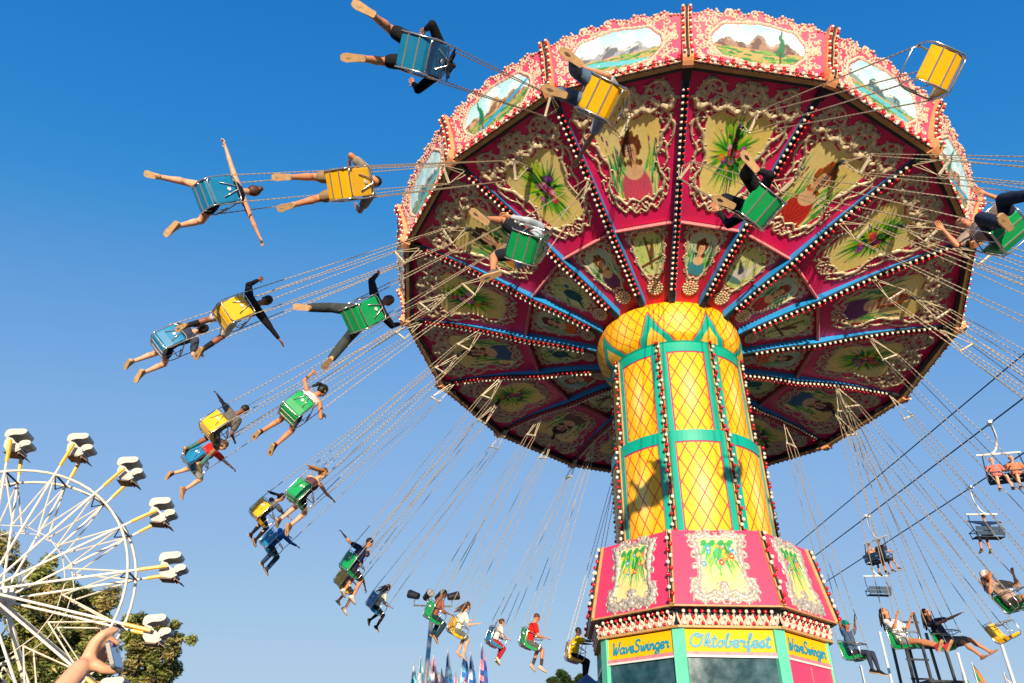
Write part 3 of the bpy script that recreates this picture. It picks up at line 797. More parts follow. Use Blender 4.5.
zc = zsb-.28                                             # top of the booth walls
RBo = RB-.19                                             # corner radius of the walls
xf = RBo*ca; hwf = RBo*math.sin(PI/8)
SH_ = .28                                                # sign height
def sign_pos(X, Y, h=0.): return (xf+.022+h, X, zc-SH_/2-.02+Y)
b = MB(); b.box((xf, 0, zc-SH_/2-.01), (.03, 2*hwf-.14, SH_)); 
b.mi = 1; b.box((xf+.012, 0, zc-SH_-.035), (.05, 2*hwf-.14, .04)); b.mi = 2; b.box((xf+.016, 0, zc-SH_-.07), (.05, 2*hwf-.14, .025))
me_sign = b.mesh('sign_board', [M_YEL, M_ROPE, M_WHITE])
txt_w = lettering('WaveSwinger', 1.02, .15, sign_pos, .030); txt_o = lettering('Oktoberfest', 1.08, .165, sign_pos, .034)
gm = bpy.data.materials.new('booth_window_glass'); gm.use_nodes = True
nt = gm.node_tree; B = nt.nodes['Principled BSDF']; B.inputs['Base Color'].default_value = (.03, .07, .10, 1); B.inputs['Roughness'].default_value = .08
tr = nt.nodes.new('ShaderNodeBsdfTransparent'); tr.inputs[0].default_value = (.45, .66, .72, 1); ms = nt.nodes.new('ShaderNodeMixShader')
n1 = nt.nodes.new('ShaderNodeTexNoise'); n1.inputs['Scale'].default_value = 2.6; n1.inputs['Detail'].default_value = 8; n1.inputs['Roughness'].default_value = .65
mr = nt.nodes.new('ShaderNodeMapRange'); mr.inputs[1].default_value = .35; mr.inputs[2].default_value = .75; mr.inputs[3].default_value = .35; mr.inputs[4].default_value = .7
tc = nt.nodes.new('ShaderNodeTexCoord'); nt.links.new(tc.outputs['Object'], n1.inputs['Vector']); nt.links.new(n1.outputs['Fac'], mr.inputs[0]); nt.links.new(mr.outputs[0], ms.inputs[0])
rr = nt.nodes.new('ShaderNodeMapRange'); rr.inputs[3].default_value = .04; rr.inputs[4].default_value = .22; nt.links.new(n1.outputs['Fac'], rr.inputs[0]); nt.links.new(rr.outputs[0], B.inputs['Roughness'])
mxc = nt.nodes.new('ShaderNodeMix'); mxc.data_type = 'RGBA'; mxc.inputs[6].default_value = (.03, .10, .13, 1); mxc.inputs[7].default_value = (.09, .20, .24, 1)
m3 = nt.nodes.new('ShaderNodeMapRange'); m3.inputs[1].default_value = .4; m3.inputs[2].default_value = .65; nt.links.new(n1.outputs['Fac'], m3.inputs[0]); nt.links.new(m3.outputs[0], mxc.inputs[0]); nt.links.new(mxc.outputs[2], B.inputs['Base Color'])
nt.links.new(tr.outputs[0], ms.inputs[1]); nt.links.new(B.outputs[0], ms.inputs[2]); nt.links.new(ms.outputs[0], nt.nodes['Material Output'].inputs[0])
zt, zb = zc-SH_-.09, 1.6
b = MB(); b.box((xf-.01, 0, (zt+zb)/2), (.012, 2*hwf-.16, zt-zb)); me_glass = b.mesh('window_pane', gm)
b = MB(); b.box((xf, 0, (zb+.36)/2), (.04, 2*hwf-.12, zb-.35)); me_dado = b.mesh('booth_wall', M_PINKB)
b = MB(); b.box((xf, 0, (zt+.36)/2), (.04, 2*hwf-.14, zt-.35)); b.mi = 1; b.box((xf+.023, 0, (zt+.36)/2), (.01, .02, zt-.4)); me_full = b.mesh('booth_wall', [M_PINKB, M_ROPE])
b = MB(); b.box((RBo-.05, 0, (zc+.3)/2), (.14, .17, zc-.3)); me_post = b.mesh('corner_post', M_MINT)
front = None; best = -9
for i in range(8):
    d = (MF(i).to_3x3() @ Vector((1, 0, 0))); s_ = -d.y
    if s_ > best: best, front = s_, i
for i in range(8):
    j = (i-front) % 8                                    # 0 = the face turned to the viewer
    p = obj('skirt_panel', me_sk, MF(i), ride); obj('scroll_frame', me_ss, MF(i), p)
    obj('painting', art_mesh('painting', skirt_art(300+i), lambda u, v: spos(u*.52, .08+.86*v, .008), [(x/.52, (y-.08)/.86) for x, y in SA]), MF(i), p)
    s_ = obj('light_batten', sk_s[0], MO(i), ride); obj('light_string', sk_s[1], MO(i), s_)
    c = obj('cornice', me_co, MF(i), ride); obj('light_string', me_cb, MF(i), c)
    g = obj('sign_board', me_sign, MF(i), ride)
    obj('lettering', txt_o if j in (0, 4) else txt_w, MF(i), g)
    if j == 1 or j == 4: obj('booth_wall', me_full, MF(i), ride)
    else: obj('window_pane', me_glass, MF(i), ride); obj('booth_wall', me_dado, MF(i), ride)
    obj('corner_post', me_post, MO(i), ride)
b = MB(); b.lathe([(RB-.2, zsb-.03), (.5, zsb-.02)], 8); b.lathe([(RBo-.2, .36), (.0, .36)], 8); b.lathe([(.62, .3), (.62, zsb-.05)], 24)
obj('booth_core', b.mesh('booth_core', M_INT), MO(0), ride)
b = MB(); b.lathe([(3.6, 0), (3.6, .28), (0, .28)], 24); obj('platform', b.mesh('platform', M_STEEL), MCOL, ride)
# drive housing seen through the window
b = MB(); b.box((1.05, -.35, zt-.42), (.5, .5, .5)); b.tube([(1.05, -.1, zt-.3), (1.2, .1, zt-.6), (1.1, .3, zt-1.2)], .12, 8); b.tube([(1.45, -.55, zt-.12), (1.45, .2, zt-.12)], .045, 6)
obj('drive_housing', b.mesh('drive_housing', M_TEAL), MF((front-1) % 8), ride)
# ------------------------------------------------------------------ people
SKIN = {n: mat('skin_'+n, lin(c), .55, var=.06, scale=8) for n, c in (('fair', (224, 164, 128)), ('tan', (200, 132, 92)), ('brown', (142, 86, 58)), ('dark', (86, 54, 40)))}
_cl = {}
def cloth(c, rough=.85):
    if c not in _cl: _cl[c] = mat('cloth', lin(c), rough, var=.22, scale=14, bump=.5, spec=.2)
    return _cl[c]
HAIR = {n: mat('hair_'+n, lin(c), .6, var=.35, scale=40) for n, c in (('black', (24, 20, 20)), ('brown', (84, 50, 32)), ('blond', (176, 120, 66)), ('dark', (48, 32, 26)))}
M_EYE = mat('eye', (.02, .015, .01), .2); M_LIP = mat('lips', lin((176, 84, 76)), .5); M_SOLE = mat('tan_rubber_sole', lin((206, 164, 116)), .7, var=.2, scale=18)

def ell(M3, o, r):
    """points of an ellipsoid; r: three radii along M3's columns"""
    out = []
    for i in range(7):
        a = PI*i/6
        for k in range(10 if 0 < i < 6 else 1):
            b_ = 2*PI*k/10
            out.append(Vector(o)+M3 @ Vector((r[0]*math.sin(a)*math.cos(b_), r[1]*math.sin(a)*math.sin(b_), r[2]*math.cos(a))))
    return out
def rot3(z, x=(1, 0, 0)):
    z = Vector(z).normalized(); x = Vector(x); x = (x-z*x.dot(z))
    if x.length < 1e-5: x = Vector((0, 1, 0))-z*z.y
    x.normalize(); return Matrix((x, z.cross(x), z)).transposed()
def hull(bm, pts):
    vs = [bm.verts.new(p) for p in pts]
    r = bmesh.ops.convex_hull(bm, input=vs)
    dead = [e for e in set(r['geom_interior'])|set(r['geom_unused']) if isinstance(e, bmesh.types.BMVert) and e.is_valid]
    bmesh.ops.delete(bm, geom=dead, context='VERTS')
def cone(bm, a, ra, b_, rb_, sx=(1, 0, 0), flat=1.):
    a, b_ = Vector(a), Vector(b_); M3 = rot3(b_-a if (b_-a).length > 1e-6 else (0, 0, 1), sx)
    hull(bm, ell(M3, a, (ra, ra*flat, ra))+ell(M3, b_, (rb_, rb_*flat, rb_)))
def fuse(name, bm, mats, voxel=.013, it=3):
    me = bpy.data.meshes.new('tmp'); bm.to_mesh(me); bm.free()
    o = bpy.data.objects.new('tmp', me); COL.objects.link(o)
    m = o.modifiers.new('r', 'REMESH'); m.mode = 'VOXEL'; m.voxel_size = voxel
    m = o.modifiers.new('s', 'SMOOTH'); m.factor = .5; m.iterations = it
    dg = bpy.context.evaluated_depsgraph_get(); r = bpy.data.meshes.new_from_object(o.evaluated_get(dg)); r.name = name
    bpy.data.objects.remove(o); bpy.data.meshes.remove(me)
    r.materials.clear()
    for m in mats: r.materials.append(m)
    r.polygons.foreach_set('use_smooth', [True]*len(r.polygons)); r.polygons.foreach_set('material_index', [0]*len(r.polygons))
    return r
def append(me, mb, mats_from):
    """join an MB's geometry into a mesh (material index offset)"""
    bm = bmesh.new(); bm.from_mesh(me); vs = [bm.verts.new(p) for p in mb.v]
    for f, mi in zip(mb.f, mb.m):
        try: q = bm.faces.new([vs[i] for i in f]); q.material_index = mi+mats_from; q.smooth = True
        except ValueError: pass
    bm.to_mesh(me); bm.free()

def V3(*a): return Vector(a)
def person(M, sp):
    """sp: pose and clothes. Local axes: x the person's right, y forward, z up; origin on the seat under the pelvis (feet for standing)"""
    s = sp.get('s', 1.); sk = SKIN[sp.get('skin', 'fair')]
    P = V3(*sp.get('pelvis', (0, -.06, .10)))
    lean = sp.get('lean', -.03); tw = sp.get('side', 0)
    up = V3(tw, lean, 1).normalized(); R3 = rot3(up); sx = R3 @ V3(1, 0, 0); fy = R3 @ V3(0, 1, 0)
    ch = P+up*.33; nk = P+up*.50; sh = {d: P+up*.445+sx*(.165*d) for d in (-1, 1)}
    hu = (up*1+fy*sp.get('nod', .1)+sx*sp.get('tilt', 0)).normalized()
    yaw = sp.get('turn', 0.)
    H3 = rot3(hu) @ Matrix.Rotation(yaw, 3, 'Z'); hy = H3 @ V3(0, 1, 0); hx = H3 @ V3(1, 0, 0); hd = nk+up*.03+hu*.145
    hip = {d: P+sx*(.085*d)-up*.02 for d in (-1, 1)}
    fem = sp.get('fem', False); w = .9 if fem else 1.
    legs = sp.get('legs') or {d: ((.22*d, .8, -.25), (.12*d, .35, -1)) for d in (-1, 1)}
    arms = sp.get('arms') or {d: ((.45*d, .35, -.6), (.1*d, .8, .5)) for d in (-1, 1)}
    kn, an, el, wr = {}, {}, {}, {}
    for d in (-1, 1):
        a, c = legs[d]; kn[d] = hip[d]+V3(*a).normalized()*.43; an[d] = kn[d]+V3(*c).normalized()*.41
        a, c = arms[d][:2]; el[d] = sh[d]+V3(*a).normalized()*.28; wr[d] = el[d]+V3(*c).normalized()*.25
    vx = sp.get('voxel', .0135)
    bm = bmesh.new()
    hull(bm, ell(R3, P, (.155, .11, .10))+ell(R3, P+up*.16, (.125*w, .092, .08)))
    hull(bm, ell(R3, P+up*.16, (.125*w, .092, .08))+ell(R3, ch, (.155*w, .105, .10)))
    hull(bm, ell(R3, ch, (.15*w, .10, .10))+ell(R3, P+up*.43, (.13*w, .075, .055)))
    cone(bm, sh[-1]*.97+nk*.03, .055*w, sh[1]*.97+nk*.03, .055*w)
    cone(bm, nk-up*.06, .062, nk+hu*.07, .05)
    hull(bm, ell(H3, hd+hu*.02, (.076, .095, .10)))
    hull(bm, ell(H3, hd+hu*.0+hy*.01, (.066, .082, .09))+ell(H3, hd-hu*.085+hy*.055, (.032, .03, .025)))
    cone(bm, hd+hy*.088+hu*.012, .010, hd+hy*.108-hu*.022, .015)
    for d in (-1, 1):
        hull(bm, ell(H3, hd+hx*(.078*d)-hu*.005-hy*.005, (.012, .02, .03)))
        cone(bm, hip[d], .088, kn[d], .056); cone(bm, kn[d], .055, an[d], .036)
        cal = kn[d]*.7+an[d]*.3-(R3 @ V3(0, .012, 0)); cone(bm, cal, .056, kn[d]*.45+an[d]*.55, .046)
        cone(bm, sh[d], .052*w, el[d], .038*w); cone(bm, el[d], .038*w, wr[d], .025); cone(bm, el[d].lerp(wr[d], .2), .042*w, el[d].lerp(wr[d], .5), .034*w); cone(bm, sh[d].lerp(el[d], .3), .05*w, sh[d].lerp(el[d], .6), .046*w)
    fing = MB(); hands = {}
    for d in (-1, 1):
        fd = (wr[d]-el[d]).normalized(); pn = V3(*(arms[d][2] if len(arms[d]) > 2 else (0, .3, -1)))   # palm normal
        M3 = rot3(fd, fd.cross(pn)); cx, pn = M3 @ V3(1, 0, 0), M3 @ V3(0, 1, 0)
        pc = wr[d]+fd*.05; th_s = sp.get('thumb', 1)*d
        if d == 1 and sp.get('grip'):
            sp['grip'](bm); continue
        hull(bm, ell(M3, wr[d]+fd*.02, (.028, .018, .02))+ell(M3, wr[d]+fd*.075, (.04, .015, .02)))
        hands[d] = (pc, fd, pn)
        cu = sp.get('curl', .5)
        for j, L in enumerate((.068, .078, .072, .056)):
            q = wr[d]+fd*.085+cx*((j-1.5)*.0195); pts = [q-fd*.02]; dd = fd.copy()
            for sg in (.42, .33, .25):
                pts.append(q); q = q+dd*L*sg*1.05; dd = (dd-pn*cu*1.0).normalized() if cu else dd
            pts.append(q)
            fing.tube(pts, [.010, .0098, .009, .0082, .0062], 6)
        b0 = wr[d]+fd*.03-cx*(.026*1); t1 = b0+(fd*.6-cx*.75-pn*.2).normalized()*.035; t2 = t1+(fd*.9-cx*.3-pn*.3).normalized()*.028
        fing.tube([b0+cx*.012, b0, t1, t2], [.013, .013, .0105, .007], 6)
        ft = sp.get('feet', {}).get(d) if isinstance(sp.get('feet'), dict) else None
    # feet
    shoes = []
    for d in (-1, 1):
        leg = (an[d]-kn[d]).normalized(); kd = V3(*legs[d][0]).normalized()
        toe = kd-leg*kd.dot(leg)
        if toe.length < .15: toe = V3(0, 1, 0)-leg*leg.y
        toe = (toe.normalized()+leg*sp.get('point', .35)).normalized()
        dn = (leg-toe*leg.dot(toe)).normalized(); M3 = rot3(dn, toe.cross(dn)); fxx = M3 @ V3(1, 0, 0)
        heel = an[d]-toe*.045+dn*.045; ball_ = an[d]+toe*.12+dn*.06; tip = an[d]+toe*.185+dn*.062
        hull(bm, ell(M3, heel, (.03, .032, .026))+ell(M3, ball_, (.04, .03, .018))); hull(bm, ell(M3, ball_, (.04, .03, .018))+ell(M3, tip, (.03, .02, .013)))
        cone(bm, an[d], .034, ball_-toe*.05-dn*.015, .028)
        if sp.get('shoes', (150, 120, 90)):
            sb = bmesh.new(); g = 1.22
            hull(sb, ell(M3, heel-dn*.01, (.036, .04, .04))+ell(M3, an[d]-leg*.015, (.042, .045, .02))+ell(M3, ball_-toe*.03-dn*.012, (.042, .04, .034)))
            hull(sb, ell(M3, heel, (.036, .04, .035))+ell(M3, ball_, (.049, .05, .030))); hull(sb, ell(M3, ball_, (.049, .045, .03))+ell(M3, tip, (.036, .026, .022)))
            me = fuse('shoe', sb, [cloth(sp.get('shoes', (150, 120, 90)), .6), M_SOLE], .011, 1)
            so = MB(); out = []
            for t, hw_ in ((-.085, .022), (-.07, .036), (0, .038), (.07, .044), (.13, .051), (.18, .042), (.205, .024)): out.append((t, hw_))
            lo = [an[d]+toe*t+dn*.086+fxx*w_ for t, w_ in out]+[an[d]+toe*t+dn*.086-fxx*w_ for t, w_ in out[::-1]]
            hi = [p-dn*.022 for p in lo]; n = len(lo)
            so.add(lo+hi, [tuple(range(n)), tuple(range(2*n-1, n-1, -1))]+[(i, n+i, n+(i+1) % n, (i+1) % n) for i in range(n)])
            append(me, so, 1); me.polygons.foreach_set('use_smooth', [False]*len(me.polygons)); shoes.append(me)
    if vx < .01:                                         # close to the viewer: fingers are part of the skin surface
        t = bpy.data.meshes.new('t'); t.from_pydata(fing.v, [], fing.f); bm.from_mesh(t); bpy.data.meshes.remove(t); fing = MB()
    me = fuse('person', bm, [sk, M_EYE, M_LIP], vx)
    ex = MB(); ex.mi = 0; ex.v, ex.f, ex.m = fing.v, fing.f, fing.m
    for d in (-1, 1):
        c = hd+hy*.084+hx*(.03*d)+hu*.022; ex.mi = 1; ex.ball(c, .0115, 6, 4)
    ex.mi = 2; c = hd+hy*.092-hu*.052; ex.tube([c-hx*.02, c+hy*.003, c+hx*.02], [.003, .006, .003], 5)
    append(me, ex, 0)
    if s != 1: M = M @ Matrix.Scale(s, 4)
    body = obj('person', me, M); tag(body, sp['label'], 'person', sp.get('group'))
    # shirt
    c = sp.get('shirt', (120, 120, 124)); sl = sp.get('sleeve', 'short')
    bm = bmesh.new(); G = .024
    hull(bm, ell(R3, P+up*.03, (.16*w+G, .112+G, .05))+ell(R3, P+up*.16, (.13*w+G, .095+G, .08)))
    hull(bm, ell(R3, P+up*.16, (.13*w+G, .095+G, .08))+ell(R3, ch, (.157*w+G, .107+G, .10)))
    hull(bm, ell(R3, ch, (.155*w+G, .105+G, .10))+ell(R3, P+up*.42, (.12*w+G, .077+G, .06)))
    if sl != 'tank': cone(bm, sh[-1], .056*w+G*.7, sh[1], .056*w+G*.7)
    for d in (-1, 1):
        if sl in ('short', 'long'):
            t = .62 if sl == 'short' else 1.
            cone(bm, sh[d], .055*w+G, sh[d].lerp(el[d], t), .046+G*(.9 if sl == 'short' else .4))
        if sl == 'long': cone(bm, el[d], .048, el[d].lerp(wr[d], .9), .036)
        if sl == 'tank': cone(bm, sh[d]*.7+nk*.3-up*.02, .045, ch+sx*(.09*d), .09)
    obj('shirt', fuse('shirt', bm, [cloth(c)], .0145), M, body)
    # trousers, shorts or leggings
    c = sp.get('pants', (60, 64, 74)); kind = sp.get('cut', 'shorts'); bm = bmesh.new(); G = .014 if kind != 'tight' else .007
    hull(bm, ell(R3, P+up*.0, (.158+G, .112+G, .095+G*.5))+ell(R3, P+up*.07, (.145*w+G, .10+G, .04)))
    for d in (-1, 1):
        t = {'shorts': .8, 'hot': .38, 'long': 1, 'tight': 1}[kind]
        e = hip[d].lerp(kn[d], t); cone(bm, hip[d], .09+G, e, .056+.032*(1-t)+G*1.6)
        if kind in ('long', 'tight'):
            g = G*1.5 if kind == 'long' else .006
            cone(bm, kn[d], .057+g, kn[d].lerp(an[d], .35), .057+g); cone(bm, kn[d].lerp(an[d], .35), .057+g, kn[d].lerp(an[d], .93), (.046 if kind == 'long' else .036)+g)
    obj('trousers' if kind in ('long', 'tight') else 'shorts', fuse('bottoms', bm, [cloth(c)], .0145), M, body)
    if sp.get('socks'):
        for d in (-1, 1):
            bm = bmesh.new(); cone(bm, kn[d].lerp(an[d], sp.get('sockh', .55)), .052, an[d], .042); obj('sock', fuse('sock', bm, [cloth(sp['socks'])], .013), M, body)
    for me in shoes: obj('shoe', me, M, body)
    # hair
    hr = sp.get('hair', 'dark'); st = sp.get('style', 'short'); bm = bmesh.new()
    hull(bm, ell(H3, hd+hu*.035-hy*.014, (.085, .098, .092)))
    if st != 'short': hull(bm, ell(H3, hd+hu*.0-hy*.03, (.088, .085, .10)))
    if st in ('long', 'blown'):
        bk = (-hy*.8-hu*.6+hx*.2) if st == 'blown' else (-hy*.45-hu)
        prev = hd-hy*.06; q = prev
        for j in range(4):
            q = prev+(bk.normalized()+hx*.18*math.sin(j*2.1)+V3(0, -.1, .05))*.09; cone(bm, prev, .072-.011*j, q, .066-.012*j, hx, .6); prev = q
        for j in range(7):
            a = hd-hy*.07+hx*(.03*(j-3)); q = a+(bk.normalized()+hx*(.15*(j-3))+hu*.2*math.sin(j*1.9))*(.26+.05*math.sin(j*3.)); cone(bm, a, .03, q, .010)
    if st == 'bun': hull(bm, ell(H3, hd+hu*.075-hy*.10, (.045, .045, .045)))
    if st == 'tail':
        a = hd-hy*.085+hu*.03; cone(bm, a, .036, a-hy*.07-hu*.05, .036); cone(bm, a-hy*.07-hu*.05, .036, a-hy*.10-hu*.22, .020)
    obj('hair', fuse('hair', bm, [HAIR[hr]], .013, 1), M, body)
    if sp.get('cap'):
        bm = bmesh.new(); hull(bm, ell(H3, hd+hu*.055-hy*.01, (.094, .106, .088))+ell(H3, hd+hu*.02-hy*.012, (.094, .104, .03)))
        hull(bm, ell(H3, hd+hu*.045+hy*.08, (.07, .03, .010))+ell(H3, hd+hu*.035+hy*.15, (.05, .03, .008)))
        obj('cap', fuse('cap', bm, [cloth(sp['cap'])], .011), M, body)
    return body
# ------------------------------------------------------------------ swing chairs
def rrect(w, h, r, n=4):
    out = []
    for cx, cy, a0 in ((w/2-r, h/2-r, 0), (-w/2+r, h/2-r, PI/2), (-w/2+r, -h/2+r, PI), (w/2-r, -h/2+r, 3*PI/2)):
        for i in range(n+1): a = a0+PI/2*i/n; out.append((cx+r*math.cos(a), cy+r*math.sin(a)))
    return out
def slab(b, w, prof):
    """rounded-edge plate: side profile prof (y, z) swept across width w with slightly narrowed ends"""
    n = len(prof); vs = []
    cy = sum(p[0] for p in prof)/n; cz = sum(p[1] for p in prof)/n
    for x, k in ((-w/2, .8), (-w/2+.012, .95), (-w/2+.03, 1), (w/2-.03, 1), (w/2-.012, .95), (w/2, .8)):
        vs += [(x, cy+(y-cy)*(k if abs(y-cy) < .05 else 1-(1-k)*.15), cz+(z-cz)*(k if abs(z-cz) < .05 else 1-(1-k)*.15)) for y, z in prof]
    fs = [(i*n+j, i*n+(j+1) % n, (i+1)*n+(j+1) % n, (i+1)*n+j) for i in range(5) for j in range(n)]
    fs += [tuple(range(n))[::-1], tuple(5*n+j for j in range(n))]; b.add(vs, fs)
def seat_shell():
    b = MB()
    prof = [(.19, .0), (.205, -.03), (.18, -.065), (.05, -.085), (-.12, -.085), (-.20, -.065), (-.255, .0), (-.285, .14), (-.305, .28), (-.315, .38), (-.30, .41), (-.27, .405), (-.255, .36), (-.245, .28), (-.22, .12), (-.19, .03), (-.13, .0), (.05, -.01)]
    slab(b, .43, prof); return b
sb_ = seat_shell()
me_seat = {c: sb_.mesh('seat_shell', m) for c, m in PLASTIC.items()}
def chair_frame():
    b = MB(); R = .0125
    # loop round the back
    lo = [(x*1, -.30-.09*(z-.2), z+.20) for x, z in rrect(.49, .50, .1)]
    b.tube(lo, R, 6, True)
    # side loops: arm rests
    for s in (-1, 1):
        b.tube([(s*.24, -.31, .34), (s*.25, -.2, .36), (s*.26, .1, .32), (s*.26, .22, .26), (s*.255, .24, .16), (s*.24, .23, .0), (s*.23, .18, -.075), (s*.226, 0, -.095), (s*.226, -.2, -.085), (s*.235, -.29, .0)], R, 6)
        b.tube([(s*.255, .0, .335), (s*.25, .02, .1), (s*.232, .03, -.09)], .009, 5)
    # bracing on the back: an open A with a short bar
    b.tube([(-.13, -.30, .14), (-.03, -.338, .42), (.03, -.338, .42), (.13, -.30, .14)], .009, 5)
    return b.mesh('frame', M_CHROME, True)
def strap_mesh():
    b = MB()
    for (y, z), (dy, dz) in (((.07, -.088), (.022, 0)), ((-.10, -.09), (.022, 0))):
        b.box((0, y, z), (.445, max(dy, .008), max(dz, .008)))
    return b.mesh('strap', M_STEEL)
def lap_bar():
    b = MB(); b.tube([(-.25, -.05, .30), (-.25, .18, .28), (-.20, .27, .27), (.20, .27, .27), (.25, .18, .28), (.25, -.05, .30)], .012, 6)
    return b.mesh('lap_bar', M_CHROME, True)
b = MB(); b.tube([(0, -.31, .27), (0, -.322, .27)], .034, 14); me_emb = b.mesh('round_badge', M_WHITE)
me_fr, me_st, me_lb = chair_frame(), strap_mesh(), lap_bar()
CS = .88
def chain_mesh(a, c):
    a, c = Vector(a), Vector(c); b = MB(); L = (c-a).length; n = max(2, int(L/.052)); e, g, d = basis_z(c-a)
    for i in range(n):
        o = a+d*(L*(i+.5)/n); hl = L/n*.64; w, t = (.0088, .004)
        u1, u2 = (e, g) if i % 2 else (g, e)
        vs = [o+u1*(x*w)+u2*(y*t)+d*(z*hl) for z in (-1, 1) for x, y in ((-1, -1), (1, -1), (1, 1), (-1, 1))]
        b.add(vs, [(0, 3, 2, 1), (4, 5, 6, 7)]+[(j, (j+1) % 4, 4+(j+1) % 4, 4+j) for j in range(4)])
    return b.mesh('chain', M_CHAIN)
def chair_matrix(r, h, k, kind, tw=0.):
    """seat position in the crown frame (ride radii), its hanging point, and the axes of the chair"""
    P = MC @ RZ(k*2*PI/16) @ Vector((r*S, 0, h*S))
    ka = round(k-.08) if kind != 'yellow' else round(k-.58)+.5
    ka = {'green': round(k-.15), 'blue': round(k-.12), 'yellow': round(k-.62)+.5}[kind]
    ra, ha = {'green': (.70*S, rb(.70*S)-.03), 'yellow': (.83*S, zs(.83*S)-.10), 'blue': (.945*S, rb(5.19)-.03)}[kind]
    A = MC @ RZ(ka*2*PI/16) @ Vector((ra, 0, ha))
    up = (A-P).normalized(); tang = -((MC @ RZ(k*2*PI/16)).to_3x3() @ Vector((0, 1, 0)))
    f = (tang-up*tang.dot(up)).normalized(); f = Matrix.Rotation(tw, 3, up) @ f; s = f.cross(up)
    return frame(s, f, up, P-up*.1), A
CNAME = {'green': 'green', 'yellow': 'yellow', 'blue': 'blue'}
def make_chair(color, M, A, label, group):
    t = empty('swing_chair', M); tag(t, label, 'swing chair', group)
    Ms = M @ Matrix.Scale(CS, 4)
    obj('seat_shell', me_seat[color], Ms, t); obj('frame', me_fr, Ms, t); obj('lap_bar', me_lb, Ms, t)
    obj('strap', me_st, Ms, t); obj('round_badge', me_emb, Ms, t)
    Al = M.inverted() @ A; L = Al.length; d = Al.normalized(); bc = d*(L-.72)
    bar = [bc+Vector((s*.20, 0, 0)) for s in (-1, 1)]
    b = MB(); b.bar(bar[0], bar[1], .045, .035, d); 
    for q in bar: b.ball(q, .035, 6, 4)
    obj('spreader_bar', b.mesh('spreader_bar', M_ROD), M, t)
    for q, s in zip(bar, (-1, 1)):
        e0, e1 = Vector((s*.24, -.30, .38))*CS, Vector((s*.26, .21, .27))*CS
        obj('chain', chain_mesh(e0, q+Vector((0, -.035, 0))), M, t); obj('chain', chain_mesh(e1, q+Vector((0, .035, 0))), M, t)
        for z in (-.045, .045):
            b = MB(); b.tube([q+Vector((0, z*.3, 0)), Al+Vector((z, z*.3, 0))], .0085, 5); obj('hanger_rod', b.mesh('hanger_rod', M_ROD), M, t)
    return t
# r, h, k solved from the photograph; colour; rider
AR = dict(
 hold={d: ((.75*d, .35, -.55), (-.25*d, .75, .8)) for d in (-1, 1)},
 out={d: ((1*d, .05, .1), (1*d, .1, .15)) for d in (-1, 1)},
 lap={d: ((.35*d, .45, -.8), (-.1*d, .9, .1)) for d in (-1, 1)},
 up={d: ((.7*d, .2, .5), (.2*d, .2, 1)) for d in (-1, 1)},
 fwd={d: ((.35*d, .9, .0), (.1*d, 1, .25)) for d in (-1, 1)},
 back={d: ((.85*d, -.5, -.1), (.6*d, -.7, .2)) for d in (-1, 1)})
def LG(s=.25, f=.75, d=-.5, f2=.3, d2=-1, s2=None):
    s2 = s*.9 if s2 is None else s2; f, d = max(f, .85), max(d, -.16)
    return {e: ((s*e, f, d), (s2*e, f2, d2)) for e in (-1, 1)}
def mix(a, b_): return {-1: a[-1], 1: b_[1]}
